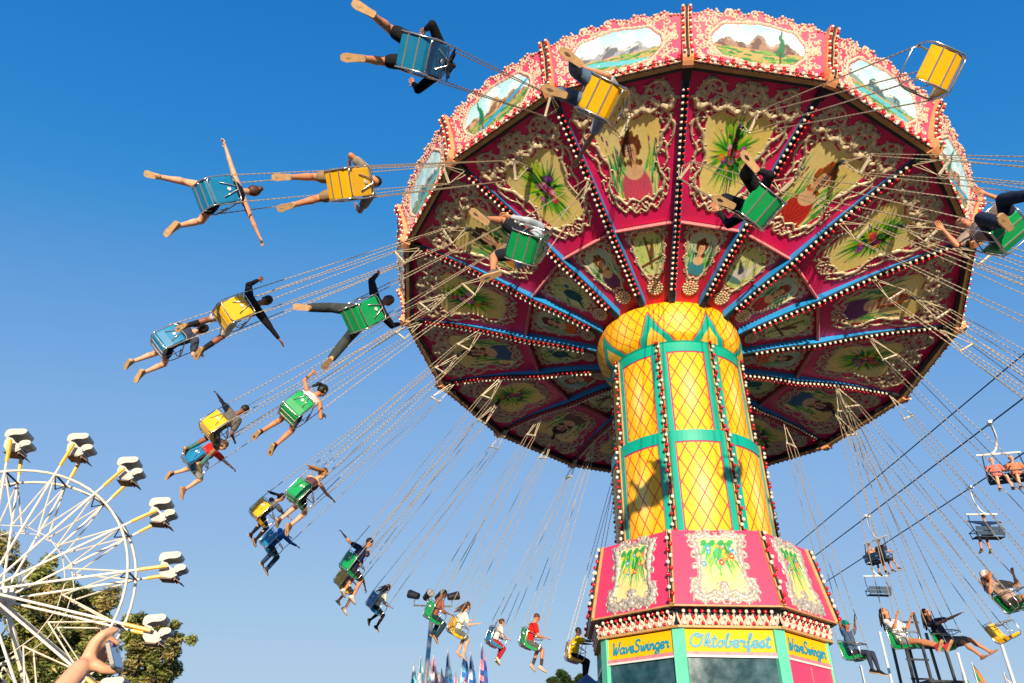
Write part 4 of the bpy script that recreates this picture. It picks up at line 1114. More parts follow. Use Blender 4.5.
C_ = [
 (1.468, -.758, 15.07, 'blue', dict(label='person with long black hair and bare legs in the topmost blue swing chair', shirt=(22, 22, 24), sleeve='long', pants=(26, 28, 32), cut='shorts', legs=LG(.35, .3, -.7, .1), hair='black', style='long', arms=AR['hold'], shoes=(196, 158, 112), skin='tan', lean=.0, fem=True)),
 (1.316, -.796, 15.59, 'yellow', dict(label='person in blue jeans and brown shoes in the yellow chair over the crown edge', shirt=(170, 172, 176), pants=(84, 104, 130), cut='long', legs=LG(.2, .55, -.8, .2), arms=mix(AR['lap'], AR['out']), hair='dark', shoes=(120, 92, 70), skin='tan')),
 (1.340, -.790, 14.57, 'yellow', dict(label='person in grey shirt and khaki shorts stretched out at the upper left', shirt=(150, 140, 124), pants=(150, 124, 92), cut='shorts', legs=LG(.2, .4, -.9, .15), arms=AR['hold'], hair='black', shoes=(190, 156, 116), skin='tan', nod=.5)),
 (1.500, -.750, 14.06, 'blue', dict(label='person with brown hair bun and both arms spread wide in a blue chair', shirt=(30, 34, 44), sleeve='tank', pants=(24, 24, 30), cut='hot', legs={-1: ((-.55, .85, -.1), (-.45, .1, -1)), 1: ((.35, .85, -.1), (.1, .1, -1))}, arms=AR['out'], hair='brown', style='bun', shoes=(206, 168, 118), fem=True, nod=.2)),
 (1.092, -.852, 15.15, 'green', dict(label='person in grey shoes with bare legs in green chair before the ceiling', shirt=(176, 186, 196), sleeve='long', pants=(30, 34, 46), cut='shorts', legs={-1: ((-.3, .85, -.1), (-.1, .5, -.9)), 1: ((.35, .8, -.12), (.2, -.1, -1))}, arms=mix(AR['lap'], AR['hold']), hair='brown', shoes=(106, 92, 80), skin='tan')),
 (1.116, -.846, 15.9999+.15, 'green', dict(label='person in black clothes and tan soles in green chair under the crown', shirt=(28, 28, 32), sleeve='long', pants=(24, 24, 28), cut='long', legs=LG(.35, .4, -.8, .1), arms=AR['hold'], hair='black', shoes=(60, 46, 40), skin='tan')),
 (1.356, -.786, .58, 'yellow', None),
 (1.156, -.836, 1.11, 'green', dict(label='person in dark jeans and tan shoes at the upper right edge', shirt=(150, 130, 120), pants=(34, 44, 66), cut='long', legs=LG(.25, .6, -.6, .3), arms=AR['hold'], hair='dark', shoes=(190, 150, 104), skin='tan')),
 (1.348, -.788, 13.55, 'yellow', dict(label='person in black shirt, white shorts and black socks in a yellow chair', shirt=(20, 20, 24), sleeve='long', pants=(226, 222, 212), cut='shorts', legs=LG(.32, .4, -.8, .15), arms=mix(AR['up'], AR['out']), hair='black', shoes=(124, 100, 78), socks=(34, 34, 38), skin='brown')),
 (1.500, -.750, 13.09, 'blue', dict(label='person with bare legs and beige trainers in the leftmost blue chair', shirt=(60, 66, 84), pants=(30, 34, 44), cut='hot', legs=LG(.2, .35, -.9, .05), arms=AR['hold'], hair='dark', style='tail', shoes=(196, 176, 146), fem=True)),
 (1.116, -.846, 14.13, 'green', dict(label='person in charcoal trousers with legs apart in a green chair at left', shirt=(30, 32, 38), sleeve='long', pants=(62, 68, 66), cut='long', legs=LG(.4, .3, -.9, .1), arms=AR['up'], hair='black', shoes=(200, 160, 110), skin='brown')),
 (1.388, -.778, 12.54, 'yellow', dict(label='person in grey shirt and striped socks in yellow chair above the red shirt', shirt=(104, 98, 92), pants=(92, 98, 96), cut='shorts', legs=LG(.3, .45, -.8, .1), arms=mix(AR['out'], AR['lap']), hair='black', shoes=(120, 130, 100), socks=(70, 120, 120), sockh=.45, skin='brown')),
 (1.540, -.740, 12.10, 'blue', dict(label='person in red shirt reaching one arm forward in a blue chair', shirt=(214, 36, 28), pants=(176, 184, 170), cut='shorts', legs=LG(.5, .3, -.9, -.05), arms=mix(AR['lap'], AR['out']), hair='brown', style='tail', shoes=(170, 110, 76), fem=True, lean=.1, turn=-.6)),
 (1.124, -.844, 13.11, 'green', dict(label='person in white tank top with long dark braid and raised hands', shirt=(232, 222, 206), sleeve='tank', pants=(60, 66, 70), cut='hot', legs=LG(.22, .45, -.85, .15), arms=mix(AR['up'], AR['hold']), hair='black', style='tail', shoes=(90, 56, 44), skin='tan', fem=True, turn=-.7)),
 (1.396, -.776, 11.65, 'yellow', dict(label='person with long black hair and dark leggings in a small yellow chair', shirt=(92, 96, 106), pants=(26, 30, 40), cut='tight', legs=LG(.2, .5, -.8, .2), arms=AR['fwd'], hair='black', style='blown', shoes=(60, 40, 36), skin='tan', fem=True, s=.88, turn=-.6)),
 (1.148, -.838, 12.09, 'green', dict(label='person with long fair hair and hands together in a green chair', shirt=(96, 62, 66), sleeve='tank', pants=(34, 36, 48), cut='hot', legs=LG(.2, .6, -.6, .0), arms=AR['fwd'], hair='blond', style='blown', shoes=(140, 96, 76), skin='fair', fem=True, turn=-.7)),
 (1.540, -.740, 11.20, 'blue', dict(label='person in bright blue shirt and jeans in the lowest blue chair at left', shirt=(30, 104, 186), sleeve='long', pants=(40, 64, 96), cut='long', legs=LG(.3, .4, -.9, .1), arms=AR['fwd'], hair='brown', shoes=(60, 60, 70), s=.9)),
 (1.188, -.828, 11.05, 'green', dict(label='person in navy shirt holding arms back in a green chair', shirt=(30, 44, 78), pants=(48, 48, 56), cut='shorts', legs=LG(.2, .5, -.8, .0), arms=AR['back'], hair='black', shoes=(220, 214, 204), skin='tan', turn=-.7)),
 (1.388, -.778, 10.71, 'yellow', dict(label='person in grey shirt stretching an arm forward beside the navy shirt', shirt=(132, 132, 134), pants=(70, 68, 64), cut='shorts', legs=LG(.2, .5, -.8, .1), arms=mix(AR['lap'], {1: ((.7, .6, -.1), (.5, .6, -.5)), -1: None}), hair='black', shoes=(214, 206, 196), skin='tan', s=.95)),
 (1.452, -.762, 10.31, 'blue', dict(label='person in white top and black leggings in a blue chair, hair blown back', shirt=(226, 216, 200), pants=(24, 28, 40), cut='tight', legs=LG(.12, .55, -.8, -.1), arms=AR['lap'], hair='brown', style='long', shoes=(34, 30, 34), fem=True, s=.85)),
 (1.148, -.838, 10.15, 'green', dict(label='person in red patterned top in green chair in front of the lamps', shirt=(150, 84, 70), sleeve='tank', pants=(30, 56, 66), cut='long', legs=LG(.2, .5, -.8, -.05), arms=AR['lap'], hair='black', shoes=(80, 40, 34), skin='brown', s=.88)),
 (1.236, -.816, 9.79, 'yellow', dict(label='person in white top with long wavy brown hair in a yellow chair', shirt=(238, 228, 212), pants=(104, 112, 104), cut='shorts', legs=LG(.1, .65, -.6, -.05), arms={-1: ((-.3, .6, -.7), (-.1, .9, .5)), 1: ((.3, .6, -.7), (.1, .9, .6))}, hair='brown', style='long', shoes=None, fem=True)),
 (1.164, -.834, 9.49, 'blue', dict(label='child in white shirt, red trousers and white shoes in a blue chair', shirt=(226, 214, 206), pants=(170, 36, 50), cut='long', legs=LG(.1, .8, -.2, .0), arms=AR['lap'], hair='brown', style='tail', shoes=(226, 218, 190), s=.78)),
 (.964, -.884, 9.35, 'green', dict(label='person in red shirt and grey shorts in a green chair near the booth', shirt=(206, 34, 30), pants=(92, 88, 84), cut='shorts', legs=LG(.18, .8, -.15, .2), arms=AR['lap'], hair='brown', shoes=(190, 170, 160), socks=(70, 60, 60), skin='tan', nod=.25, s=.94)),
 (1.004, -.874, 8.83, 'yellow', dict(label='person in yellow shirt and black trousers beside the booth corner', shirt=(242, 206, 20), pants=(24, 26, 30), cut='long', legs=LG(.12, .8, -.1, .2), arms=AR['fwd'], hair='black', shoes=(30, 30, 34), skin='dark', s=.92)),
 (.900, -.900, 6.03, 'green', dict(label='person in a teal cap and dark blue clothes right of the booth', shirt=(70, 92, 124), pants=(52, 60, 82), cut='tight', legs=LG(.1, .9, -.15, .2), arms=AR['up'], cap=(0, 130, 116), hair='black', shoes=(30, 34, 44), skin='brown', s=.9, nod=.2)),
 (.932, -.892, 5.58, 'green', dict(label='person in white blouse with long black hair and pink shoes leaning far back', shirt=(226, 222, 226), pants=(150, 152, 150), cut='hot', legs=LG(.1, .95, -.1, .9, -.3), arms={-1: ((-.3, .75, -.5), (0, .6, .9)), 1: ((.3, .75, -.5), (0, .5, .9))}, hair='black', style='long', shoes=(214, 66, 84), skin='tan', fem=True, lean=-.45, nod=.0)),
 (1.124, -.844, 5.51, 'green', dict(label='barefoot person in dark top stretching both arms forward beside the ladder tower', shirt=(52, 56, 76), pants=(110, 104, 100), cut='shorts', legs=LG(.14, .9, -.1, .55, -.6), arms=AR['fwd'], hair='black', style='long', shoes=None, skin='tan', fem=True, lean=-.35, nod=.1)),
 (1.260, -.810, 5.28, 'yellow', None),
 (1.020, -.870, 4.66, 'green', dict(label='person in a white cap and brown shirt at the right edge of the picture', shirt=(176, 150, 130), pants=(150, 140, 120), cut='shorts', legs=LG(.15, .8, -.3, .3), arms=AR['hold'], cap=(226, 220, 214), hair='brown', style='long', shoes=(90, 70, 60), skin='tan', lean=-.2)),
]
KCOL = []
rid = None
SEATED = []
lab_bits = {}
for i, (r, h, k, col, sp) in enumerate(C_):
    kq = (k+8) % 16-8; tw = .6 if kq > -1.2 and kq < .3 else .45 if kq > .9 and kq < 1.3 else .2 if .4 < kq < .7 else max(0., .42-.2*(-1.2-kq)) if kq > -4 and kq < 0 else 0.
    M, A = chair_matrix(r, h, k, col, tw)
    if i == 6: lb = 'empty yellow swing chair against the blue sky at the upper right'
    elif i == 28: lb = 'empty yellow swing chair tipped above the white pole at lower right'
    else: lb = '%s swing chair carrying the %s' % (col, sp['label'].replace('person', 'rider', 1).replace('child', 'child rider', 1)); lb = ' '.join(lb.split()[:16])
    make_chair(col, M, A, lb, '%s swing chairs hanging from the crown' % col)
    if sp: 
        sp['group'] = 'riders in the swing chairs'
        if i < 18: sp.setdefault('s', 1.04)
        if i < 18 and i not in (3, 4, 10): sp['legs'] = {d: ((v[0][0]*.55, *v[0][1:]), (v[1][0]*.45, *v[1][1:])) for d, v in sp['legs'].items()}
        rj = random.Random(i+3)
        if i < 26: sp['legs'] = {d: (v[0], (v[1][0]+rj.uniform(-.08, .08), v[1][1]+rj.uniform(-.28, .22), v[1][2])) for d, v in sp['legs'].items()}
        person(M, sp)
    KCOL.append((col, k % 16))
# the chairs outside the picture whose chains still cross it
used = {c: [k for cc, k in KCOL if cc == c] for c in ('green', 'yellow', 'blue')}
n = 0
for c, (r, h, off) in {'green': (1.12, -.846, .12), 'yellow': (1.35, -.788, .57), 'blue': (1.5, -.75, .08)}.items():
    for j in range(16):
        k = (j+off) % 16
        if any(min(abs(k-q), 16-abs(k-q)) < .48 for q in used[c]): continue
        if min(abs(q-k) for cc, q in KCOL) < .1: continue
        M, A = chair_matrix(r, h, k, c); n += 1
        q_ = CX*M[0][3]+CY*M[1][3]+CZ*(M[2][3]-CAM_H); u_, v_ = 512+F_PX*q_[0]/q_[2], 341.5+F_PX*q_[1]/q_[2]
        if q_[2] > 0 and -20 < u_ < 1044 and -20 < v_ < 703 and not (612 < u_ < 815 and v_ > 560): continue
        make_chair(c, M, A, 'empty %s swing chair out on its chains beyond the right side' % c if k < 6 or k > 15 else 'empty %s swing chair on its chains behind the column' % c, 'empty %s swing chairs' % c)
# ------------------------------------------------------------------ big wheel at the left
WC = Vector((-18.818, 27.109, 7.309)); WYAW = .187
WMt = frame(Vector((math.cos(WYAW), math.sin(WYAW), 0)), Vector((0, 0, 1)), Vector((math.sin(WYAW), -math.cos(WYAW), 0)), WC)   # x along the wheel, y up, z towards the viewer
wheel = empty('ferris_wheel', T((WC.x, WC.y, 0))); tag(wheel, 'white ferris wheel with yellow spoke tips behind the raised phone', 'ferris wheel')
M_WSP = mat('wheel_white', lin((226, 212, 190)), .4, .1, var=.18, scale=3, dirt=.15); M_WY = mat('wheel_yellow', lin((242, 178, 30)), .4, var=.1)
M_TUB = mat('wheel_seat_white', lin((188, 180, 168)), .5, var=.15, scale=9, bump=.1); M_BRN = mat('wheel_seat_underside', lin((120, 92, 74)), .6, var=.2)
RR, WW, RC = 4.613, 1.289, 5.963
for s in (-1, 1):
    b = MB(); b.tube([(RR*math.cos(2*PI*i/64), RR*math.sin(2*PI*i/64), s*WW/2) for i in range(64)], .055, 6, True); obj('rim', b.mesh('rim', M_WSP, True), WMt, wheel)
    b = MB()
    for i in range(16):
        a, c = 1.802-PI/8*i, 1.802-PI/8*(i+1); b.tube([(2.5*math.cos(a), 2.5*math.sin(a), s*.5), (2.5*math.cos(c), 2.5*math.sin(c), s*.5)], .018, 5)
    obj('brace_ring', b.mesh('brace_ring', M_WSP), WMt, wheel)
b = MB(); b.tube([(0, 0, -1.2), (0, 0, 1.2)], .22, 12); b.tube([(0, 0, -.8), (0, 0, -.7)], .5, 16); b.tube([(0, 0, .7), (0, 0, .8)], .5, 16); obj('hub', b.mesh('hub', M_WSP), WMt, wheel)
def tub_meshes():
    b = MB(); n = 10
    # rounded seat shell, open to the front; x forward, z along the axle
    shell = []
    for i in range(n+1):
        a = R_(205)-R_(200)*0-R_(i*20)
    prof = [(.50, -.28), (.30, -.42), (-.15, -.42), (-.36, -.2), (-.42, .15), (-.40, .5), (-.34, .56), (-.30, .5), (-.32, .15), (-.26, -.12), (-.1, -.32), (.28, -.33), (.48, -.2)]
    b.prism(prof, .95, frame(Vector((1, 0, 0)), Vector((0, 1, 0)), Vector((0, 0, 1)), Vector((0, 0, -.475))))
    for z in (-.49, .47):
        b.prism([(.42, -.3), (-.15, -.40), (-.36, -.2), (-.42, .15), (-.36, .36), (-.1, .30), (.14, .08), (.40, .0)], .03, frame(Vector((1, 0, 0)), Vector((0, 1, 0)), Vector((0, 0, 1)), Vector((0, 0, z))))
    t = b.mesh('seat_shell', M_TUB)
    c = MB(); pts = smooth_path([(-.52, .38), (-.54, .66), (-.40, .80), (-.05, .86), (.28, .90), (.44, .82), (.42, .66), (.24, .56), (-.06, .52), (-.26, .44), (-.38, .34)], 3, True)
    c.prism(pts, 1.05, frame(Vector((1, 0, 0)), Vector((0, 1, 0)), Vector((0, 0, 1)), Vector((0, 0, -.525))))
    c.tube([(-.38, .2, .5), (-.42, .5, .5)], .03, 5); c.tube([(-.38, .2, -.5), (-.42, .5, -.5)], .03, 5)
    e = MB(); e.box((.0, -.46, 0), (.6, .03, .9)); e.box((.62, -.52, 0), (.42, .03, .85), Matrix.Rotation(-.5, 3, 'Z')); e.box((.42, -.40, 0), (.05, .22, .8))
    f = MB(); f.tube([(.30, -.05, -.46), (.36, .02, 0), (.30, -.05, .46)], .03, 5); f.prism(smooth_path([(.30, -.02), (.28, .16), (.44, .28), (.70, .30), (.82, .20), (.78, .06), (.58, -.02), (.44, -.12)], 3, True), .9, frame(Vector((1, 0, 0)), Vector((0, 1, 0)), Vector((0, 0, 1)), Vector((0, 0, -.45))))
    return t, c.mesh('canopy', M_TUB), e.mesh('footrest', M_BRN), f.mesh('front_shield', M_TUB)
tubm = tub_meshes()
for i in range(16):
    a = 1.802-PI/8*i; ca_, sa_ = math.cos(a), math.sin(a)
    for s in (-1, 1):
        b = MB(); b.mi = 0; b.tube([(.3*ca_, .3*sa_, s*.75), (5.0*ca_, 5.0*sa_, s*.66)], .048, 6); b.mi = 1; b.tube([(5.0*ca_, 5.0*sa_, s*.66), (RC*ca_, RC*sa_, s*.62)], .075, 6)
        b.mi = 0; a2 = a-PI/16; b.tube([(RR*ca_, RR*sa_, s*WW/2), (2.5*math.cos(a2), 2.5*math.sin(a2), s*.5)], .03, 5); a2 = a+PI/16; b.tube([(RR*ca_, RR*sa_, s*WW/2), (2.5*math.cos(a2), 2.5*math.sin(a2), s*.5)], .03, 5)
        obj('spoke', b.mesh('spoke', [M_WSP, M_WY]), WMt, wheel)
    b = MB(); b.tube([(RR*ca_, RR*sa_, -WW/2), (RR*ca_, RR*sa_, WW/2)], .04, 5); b.tube([(RR*ca_, RR*sa_, -WW/2), ((RR-.4)*ca_, (RR-.4)*sa_, 0), (RR*ca_, RR*sa_, WW/2)], .025, 5); obj('cross_tie', b.mesh('cross_tie', M_DARK), WMt, wheel)
    Mt = WMt @ T((RC*ca_, RC*sa_-.05, 0)) @ Matrix.Scale(.76, 4); g = obj('wheel_seat', tubm[0], Mt, wheel)
    for n_, m in zip(('canopy', 'footrest', 'front_shield'), tubm[1:]): obj(n_, m, Mt, g)
for s in (-1, 1):
    for d in (-1, 1):
        b = MB(); b.tube([(0, 0, s*1.15), (d*4.2, -7.3, s*2.4)], .11, 8); b.tube([(d*1.0, -1.75, s*1.45), (-d*2.2, -7.3+3.4, s*1.9)], .05, 6) ; obj('support_leg', b.mesh('support_leg', M_WSP), WMt, wheel)
    b = MB(); b.tube([(-4.2*.5, -3.65, s*1.78), (4.2*.5, -3.65, s*1.78)], .06, 6); obj('cross_beam', b.mesh('cross_beam', M_WSP), WMt, wheel)

# ------------------------------------------------------------------ trees
M_BARK = mat('eucalyptus_bark', lin((140, 118, 96)), .85, var=.3, scale=5, bump=.6)
def leafmat(nm, c): 
    m = mat(nm, c, .6, var=.45, scale=1.3, spec=.25); return m
M_LF = [leafmat('leaf_olive', (.30, .33, .07)), leafmat('leaf_dark', (.15, .19, .045)), leafmat('leaf_warm', (.40, .30, .11))]
M_LY = [leafmat('leaf_lime', (.55, .52, .06)), leafmat('leaf_green', (.28, .36, .06)), leafmat('leaf_gold', (.55, .46, .08))]
def tree(base, lobes, mats, label, nleaf=9000, ls=.16, seed=1, trunk=.28, dens=1.):
    rnd = random.Random(seed); root = empty('tree', T(base)); tag(root, label, 'tree', None)
    b = MB(); top = max(l[2] for l in lobes)*.45
    tp = [(0, 0, 0), (rnd.uniform(-.3, .3), .1, top*.5), (rnd.uniform(-.5, .5), 0, top)]; b.tube(smooth_path(tp, 5), [trunk*(1-.5*i/10) for i in range(11)], 8)
    obj('trunk', b.mesh('trunk', M_BARK, True), T(base), root)
    sub = []
    for (x, y, z, r) in lobes:
        b = MB(); q = Vector(tp[2]); e = Vector((x, y, z)); mid = q.lerp(e, .5)+Vector((rnd.uniform(-.4, .4), rnd.uniform(-.4, .4), -.3))
        b.tube(smooth_path([tuple(q), tuple(mid), tuple(e)], 5), [trunk*.45*(1-.8*i/10) for i in range(11)], 6)
        for i in range(10):
            d = Vector((rnd.gauss(0, 1), rnd.gauss(0, 1), rnd.gauss(0, 1))).normalized(); c = e+d*r*rnd.uniform(.55, 1.0); sub.append((c, r*rnd.uniform(.22, .42)))
            b.tube([tuple(e), tuple(e.lerp(c, .5)+Vector((0, 0, -.08*r))), tuple(c)], [trunk*.12, trunk*.07, trunk*.03], 4)
        obj('limb', b.mesh('limb', M_BARK, True), T(base), root)
    rng = np.random.RandomState(seed); W = np.array([s[1]**2 for s in sub]); W /= W.sum(); idx = rng.choice(len(sub), nleaf, p=W)
    cc = np.array([tuple(s[0]) for s in sub])[idx]; rr_ = np.array([s[1] for s in sub])[idx]
    d = rng.normal(size=(nleaf, 3)); d /= np.linalg.norm(d, axis=1)[:, None]; c = cc+d*(rr_*rng.uniform(.35, 1.12, nleaf))[:, None]*np.array([1.1, 1.1, .95])
    a = rng.normal(size=(nleaf, 3)); a[:, 2] *= .6; a /= np.linalg.norm(a, axis=1)[:, None]; e = np.cross(a, rng.normal(size=(nleaf, 3))); e /= np.linalg.norm(e, axis=1)[:, None]
    L = ls*rng.uniform(.6, 1.3, nleaf)[:, None]; w = L*.30
    v = np.concatenate([c-a*L, c+e*w-a*L*.1, c+a*L, c-e*w-a*L*.1], 1).reshape(-1, 3)
    me = bpy.data.meshes.new('crown'); me.from_pydata(v.tolist(), [], np.arange(nleaf*4).reshape(-1, 4).tolist())
    for m in mats: me.materials.append(m)
    lm_ = rng.randint(0, 3, len(sub)); mi = np.where(rng.rand(nleaf) < .55, lm_[idx], rng.randint(0, 3, nleaf)); me.polygons.foreach_set('material_index', mi.astype(int).tolist()); me.update()
    obj('crown', me, T(base), root); return root
def lobes_at(base, L, dist):
    out = []
    for px, py, rp in L:
        p = spot(px, py, dist); out.append((p.x-base.x, p.y-base.y+random.Random(px).uniform(-1.2, 1.2), p.z, rp/703.6*dist*.93))
    return out
D = 44; p = spot(45, 620, D); base = Vector((p.x, p.y, 0))
tree(base, lobes_at(base, [(-25, 590, 42), (15, 585, 30), (48, 606, 30), (78, 600, 26), (98, 612, 20), (60, 635, 34), (20, 640, 34), (90, 655, 28), (-10, 650, 40), (50, 672, 38), (108, 640, 18), (75, 690, 34), (10, 700, 40)], D), M_LF, 'large olive green tree behind the ferris wheel at the left edge', 90000, .14, 3, .5)
D = 40; p = spot(150, 650, D); base = Vector((p.x, p.y, 0))
tree(base, lobes_at(base, [(148, 628, 17), (168, 638, 17), (176, 655, 13), (130, 645, 18), (150, 660, 20), (120, 672, 20), (165, 682, 14), (140, 690, 20), (128, 622, 10)], D), M_LF, 'smaller grey green tree with rounded top right of the ferris wheel', 34000, .105, 7, .3)
D = 50; p = spot(568, 690, D); base = Vector((p.x, p.y, 0))
tree(base, lobes_at(base, [(565, 684, 12), (552, 690, 10), (580, 686, 10), (590, 694, 12), (566, 700, 16)], D), M_LY, 'lime green tree top just left of the booth', 9000, .16, 11, .25)

# ------------------------------------------------------------------ sky ride: cables, chairs, pylon
def cable(px, py, h):
    """a level cable running away from the viewer (along Y): through this pixel, at height h"""
    d = ray(px, py); k = (h-CAM_H)/d.z; return Vector((d.x*k, d.y*k, h))
M_CAB = mat('cable', lin((46, 62, 84)), .5, .3)
HC = 11.2
def on_cable(x, h, px):
    """point of the cable x=const, z=h which is seen in pixel column px"""
    lo, hi = 4., 400.
    def f(y):
        v = CX*x+CY*y+CZ*(h-CAM_H); return 512+F_PX*v[0]/v[2]
    for _ in range(60):
        m = (lo+hi)/2
        if f(m) > px: lo = m
        else: hi = m
    return Vector((x, lo, h))
cabs = []
for nm, (px, py, h) in {'a': (969, 400, 12.4), 'b': (1021, 400, 10.6), 'c': (1010, 462, 10.6)}.items():
    q = cable(px, py, h); cabs.append((q.x, h))
    b = MB(); b.tube([(q.x, 5, h), (q.x, 120, h)], .020, 5)
    tag(obj('cable', b.mesh('cable', M_CAB)), {'a': 'thin upper steel cable of the sky ride above its two companions', 'b': 'middle steel cable crossing the sky, carrying the chair with two pink riders', 'c': 'lowest steel cable crossing the sky, carrying the lone blue rider'}[nm], 'cable')
M_LIFT = mat('lift_chair_dark', lin((40, 62, 84)), .5, .2, var=.2); M_LW = mat('lift_white_tube', lin((226, 226, 220)), .4, .1, var=.1)
def lift_chair(g, label, turn=0):
    t = empty('chairlift_chair', T(g) @ RZ(turn) @ Matrix.Scale(.8, 4)); M = WM[t]; tag(t, label, 'chairlift chair', 'double chairs of the sky ride')
    b = MB(); b.tube(smooth_path([(0, 0, 0), (-.03, 0, -.35), (.02, 0, -.75), (.2, 0, -1.05), (.45, 0, -1.12)], 4), .035, 6); b.box((0, 0, .01), (.12, .3, .1)); b.tube([(-.55, 0, -1.15), (.75, 0, -1.10)], .035, 6); obj('hanger', b.mesh('hanger', M_LW), M, t)
    b = MB()
    for s in (-1, 1):
        x = s*.52+.05; b.tube([(x, 0, -1.12), (x+s*.05, -.05, -1.6), (x, -.22, -2.1), (x, .2, -2.12), (x, .28, -1.85), (x, -.1, -1.8)], .02, 5)
    b.tube([(-.5, .28, -1.85), (.6, .28, -1.85)], .02, 5); obj('side_frame', b.mesh('side_frame', M_LIFT), M, t)
    b = MB()
    for i in range(2): b.box((.05, -.24-.04*i, -1.97+.17*i), (1.12, .03, .155))
    obj('backrest', b.mesh('backrest', M_LIFT), M, t); b = MB()
    for i in range(3): b.box((.05, -.14+.14*i, -2.1), (1.12, .12, .03))
    obj('seat', b.mesh('seat', M_LIFT), M, t)
    return t
def seat_on(t, x, sp, y=-.02): person(WM[t] @ T((x, y, -2.07)), dict(sp, group='riders on the sky ride'))
q = on_cable(*cabs[1], 990); t = lift_chair(q, 'lift chair with two riders in pink and orange at the right edge', 2.75)
sit = dict(legs=LG(.12, .95, -.12, .1), arms=AR['lap'], skin='tan', shoes=(60, 50, 50), cut='shorts', lean=-.08)
seat_on(t, -.25, dict(sit, label='rider in orange top sitting left on the nearest lift chair', shirt=(214, 130, 96), hair='brown', skin='fair'))
seat_on(t, .33, dict(sit, label='rider in pink top sitting right on the nearest lift chair', shirt=(220, 120, 110), hair='blond', skin='fair'))
q = on_cable(*cabs[2], 970); t = lift_chair(q, 'lift chair with a single rider in dark blue seen from behind', PI*.0)
seat_on(t, .05, dict(sit, label='rider in dark blue shirt seen from behind on a lift chair', shirt=(30, 52, 92), sleeve='long', pants=(40, 50, 70), hair='dark', arms=AR['out'], nod=.1))
q = on_cable(*cabs[1], 867); t = lift_chair(q, 'lift chair with two riders just right of the booth roof', -1.15)
seat_on(t, -.2, dict(sit, label='rider in pale top on the lift chair above the empty one', shirt=(206, 150, 120), hair='brown', s=.95))
seat_on(t, .35, dict(sit, label='rider in dark top on the lift chair above the empty one', shirt=(60, 56, 66), hair='dark', legs=LG(.1, .95, -.1, .5)))
q = on_cable(cabs[2][0], cabs[2][1], 868); q.z -= .0; t = lift_chair(q, 'empty lift chair hanging below the one with two riders', 0.)
# dark pylon with ladder behind the riders at the lower right
p0 = spot(935, 683, 27); tw = empty('ladder_tower', T((p0.x, p0.y, 0))); tag(tw, 'dark steel ladder tower with platforms behind the two leaning riders', 'tower')
topz = spot(925, 612, 27).z
for dx, dz in ((-.75, -.3), (-.1, 0), (.75, -.15)):
    b = MB(); b.bar((dx, 0, 0), (dx*.8, 0, topz+dz), .07, .07, (0, 1, 0)); b.bar((dx, .8, 0), (dx*.8, .8, topz+dz-.3), .07, .07, (0, 1, 0)); obj('post', b.mesh('post', M_DARK), WM[tw], tw)
for i in range(int(topz/.55)):
    z = .5+.55*i; b = MB(); b.bar((-.7, 0, z), (.0, 0, z), .05, .05, (0, 1, 0)); obj('rung', b.mesh('rung', M_DARK), WM[tw], tw)
for z in (topz-.9, topz-2.0, topz-2.9):
    b = MB(); b.box((.35, .4, z), (1.1, .9, .07)); obj('platform', b.mesh('platform', M_DARK), WM[tw], tw)
# white poles at the right
for i, (px, py, d, lb) in enumerate([(880, 634, 30, 'white pole rising behind the white-bloused rider'), (1000, 640, 26, 'white pole below the empty yellow chair'), (958, 655, 30, 'white pole right of the dark ladder tower'), (861, 668, 32, 'white pole beside the booth roof edge')]):
    q = spot(px, py, d); t = empty('pole', T((q.x, q.y, 0))); tag(t, lb, 'pole', None)
    b = MB(); b.tube([(0, 0, 0), (0, 0, q.z)], [.06, .045], 10); obj('shaft', b.mesh('shaft', M_LW, True), WM[t], t)
    b = MB(); b.ball((0, 0, q.z+.03), .06, 10, 6); obj('finial', b.mesh('finial', M_LW, True), WM[t], t)
# floodlights on a pole
q = spot(433, 603, 26); t = empty('floodlight_mast', T((q.x, q.y, 0))); tag(t, 'grey mast carrying four black cylindrical floodlights', 'floodlight mast')
b = MB(); b.tube([(-.1, 0, 0), (.0, 0, q.z-.1)], .08, 10); obj('mast', b.mesh('mast', M_STEEL, True), WM[t], t)
b = MB(); b.tube([(-.68, 0, q.z-.1), (.68, 0, q.z-.1)], .03, 6)
for x in (-.66, -.2, .22, .66): b.tube([(x, 0, q.z-.1), (x, 0, q.z+.12)], .03, 6)
obj('crossarm', b.mesh('crossarm', M_STEEL), WM[t], t)
for x, a, dy in ((-.70, -.9, .3), (-.2, .5, -.8), (.24, .6, -.7), (.70, 1.2, .35)):
    b = MB(); M3 = frame(*basis_z((math.sin(a), dy, .25)), Vector((x, 0, q.z+.25)))
    bb = MB(); bb.tube([(0, 0, -.2), (0, 0, .1), (0, 0, .2)], [.11, .14, .15], 14); bb.v = [tuple(M3 @ Vector(v)) for v in bb.v]
    o_ = obj('floodlight', bb.mesh('floodlight', M_DARK, False), WM[t], t)
    bb = MB(); bb.tube([(0, 0, .19), (0, 0, .215)], .13, 14); bb.v = [tuple(M3 @ Vector(v)) for v in bb.v]; obj('lens', bb.mesh('lens', M_TUB), WM[t], o_)
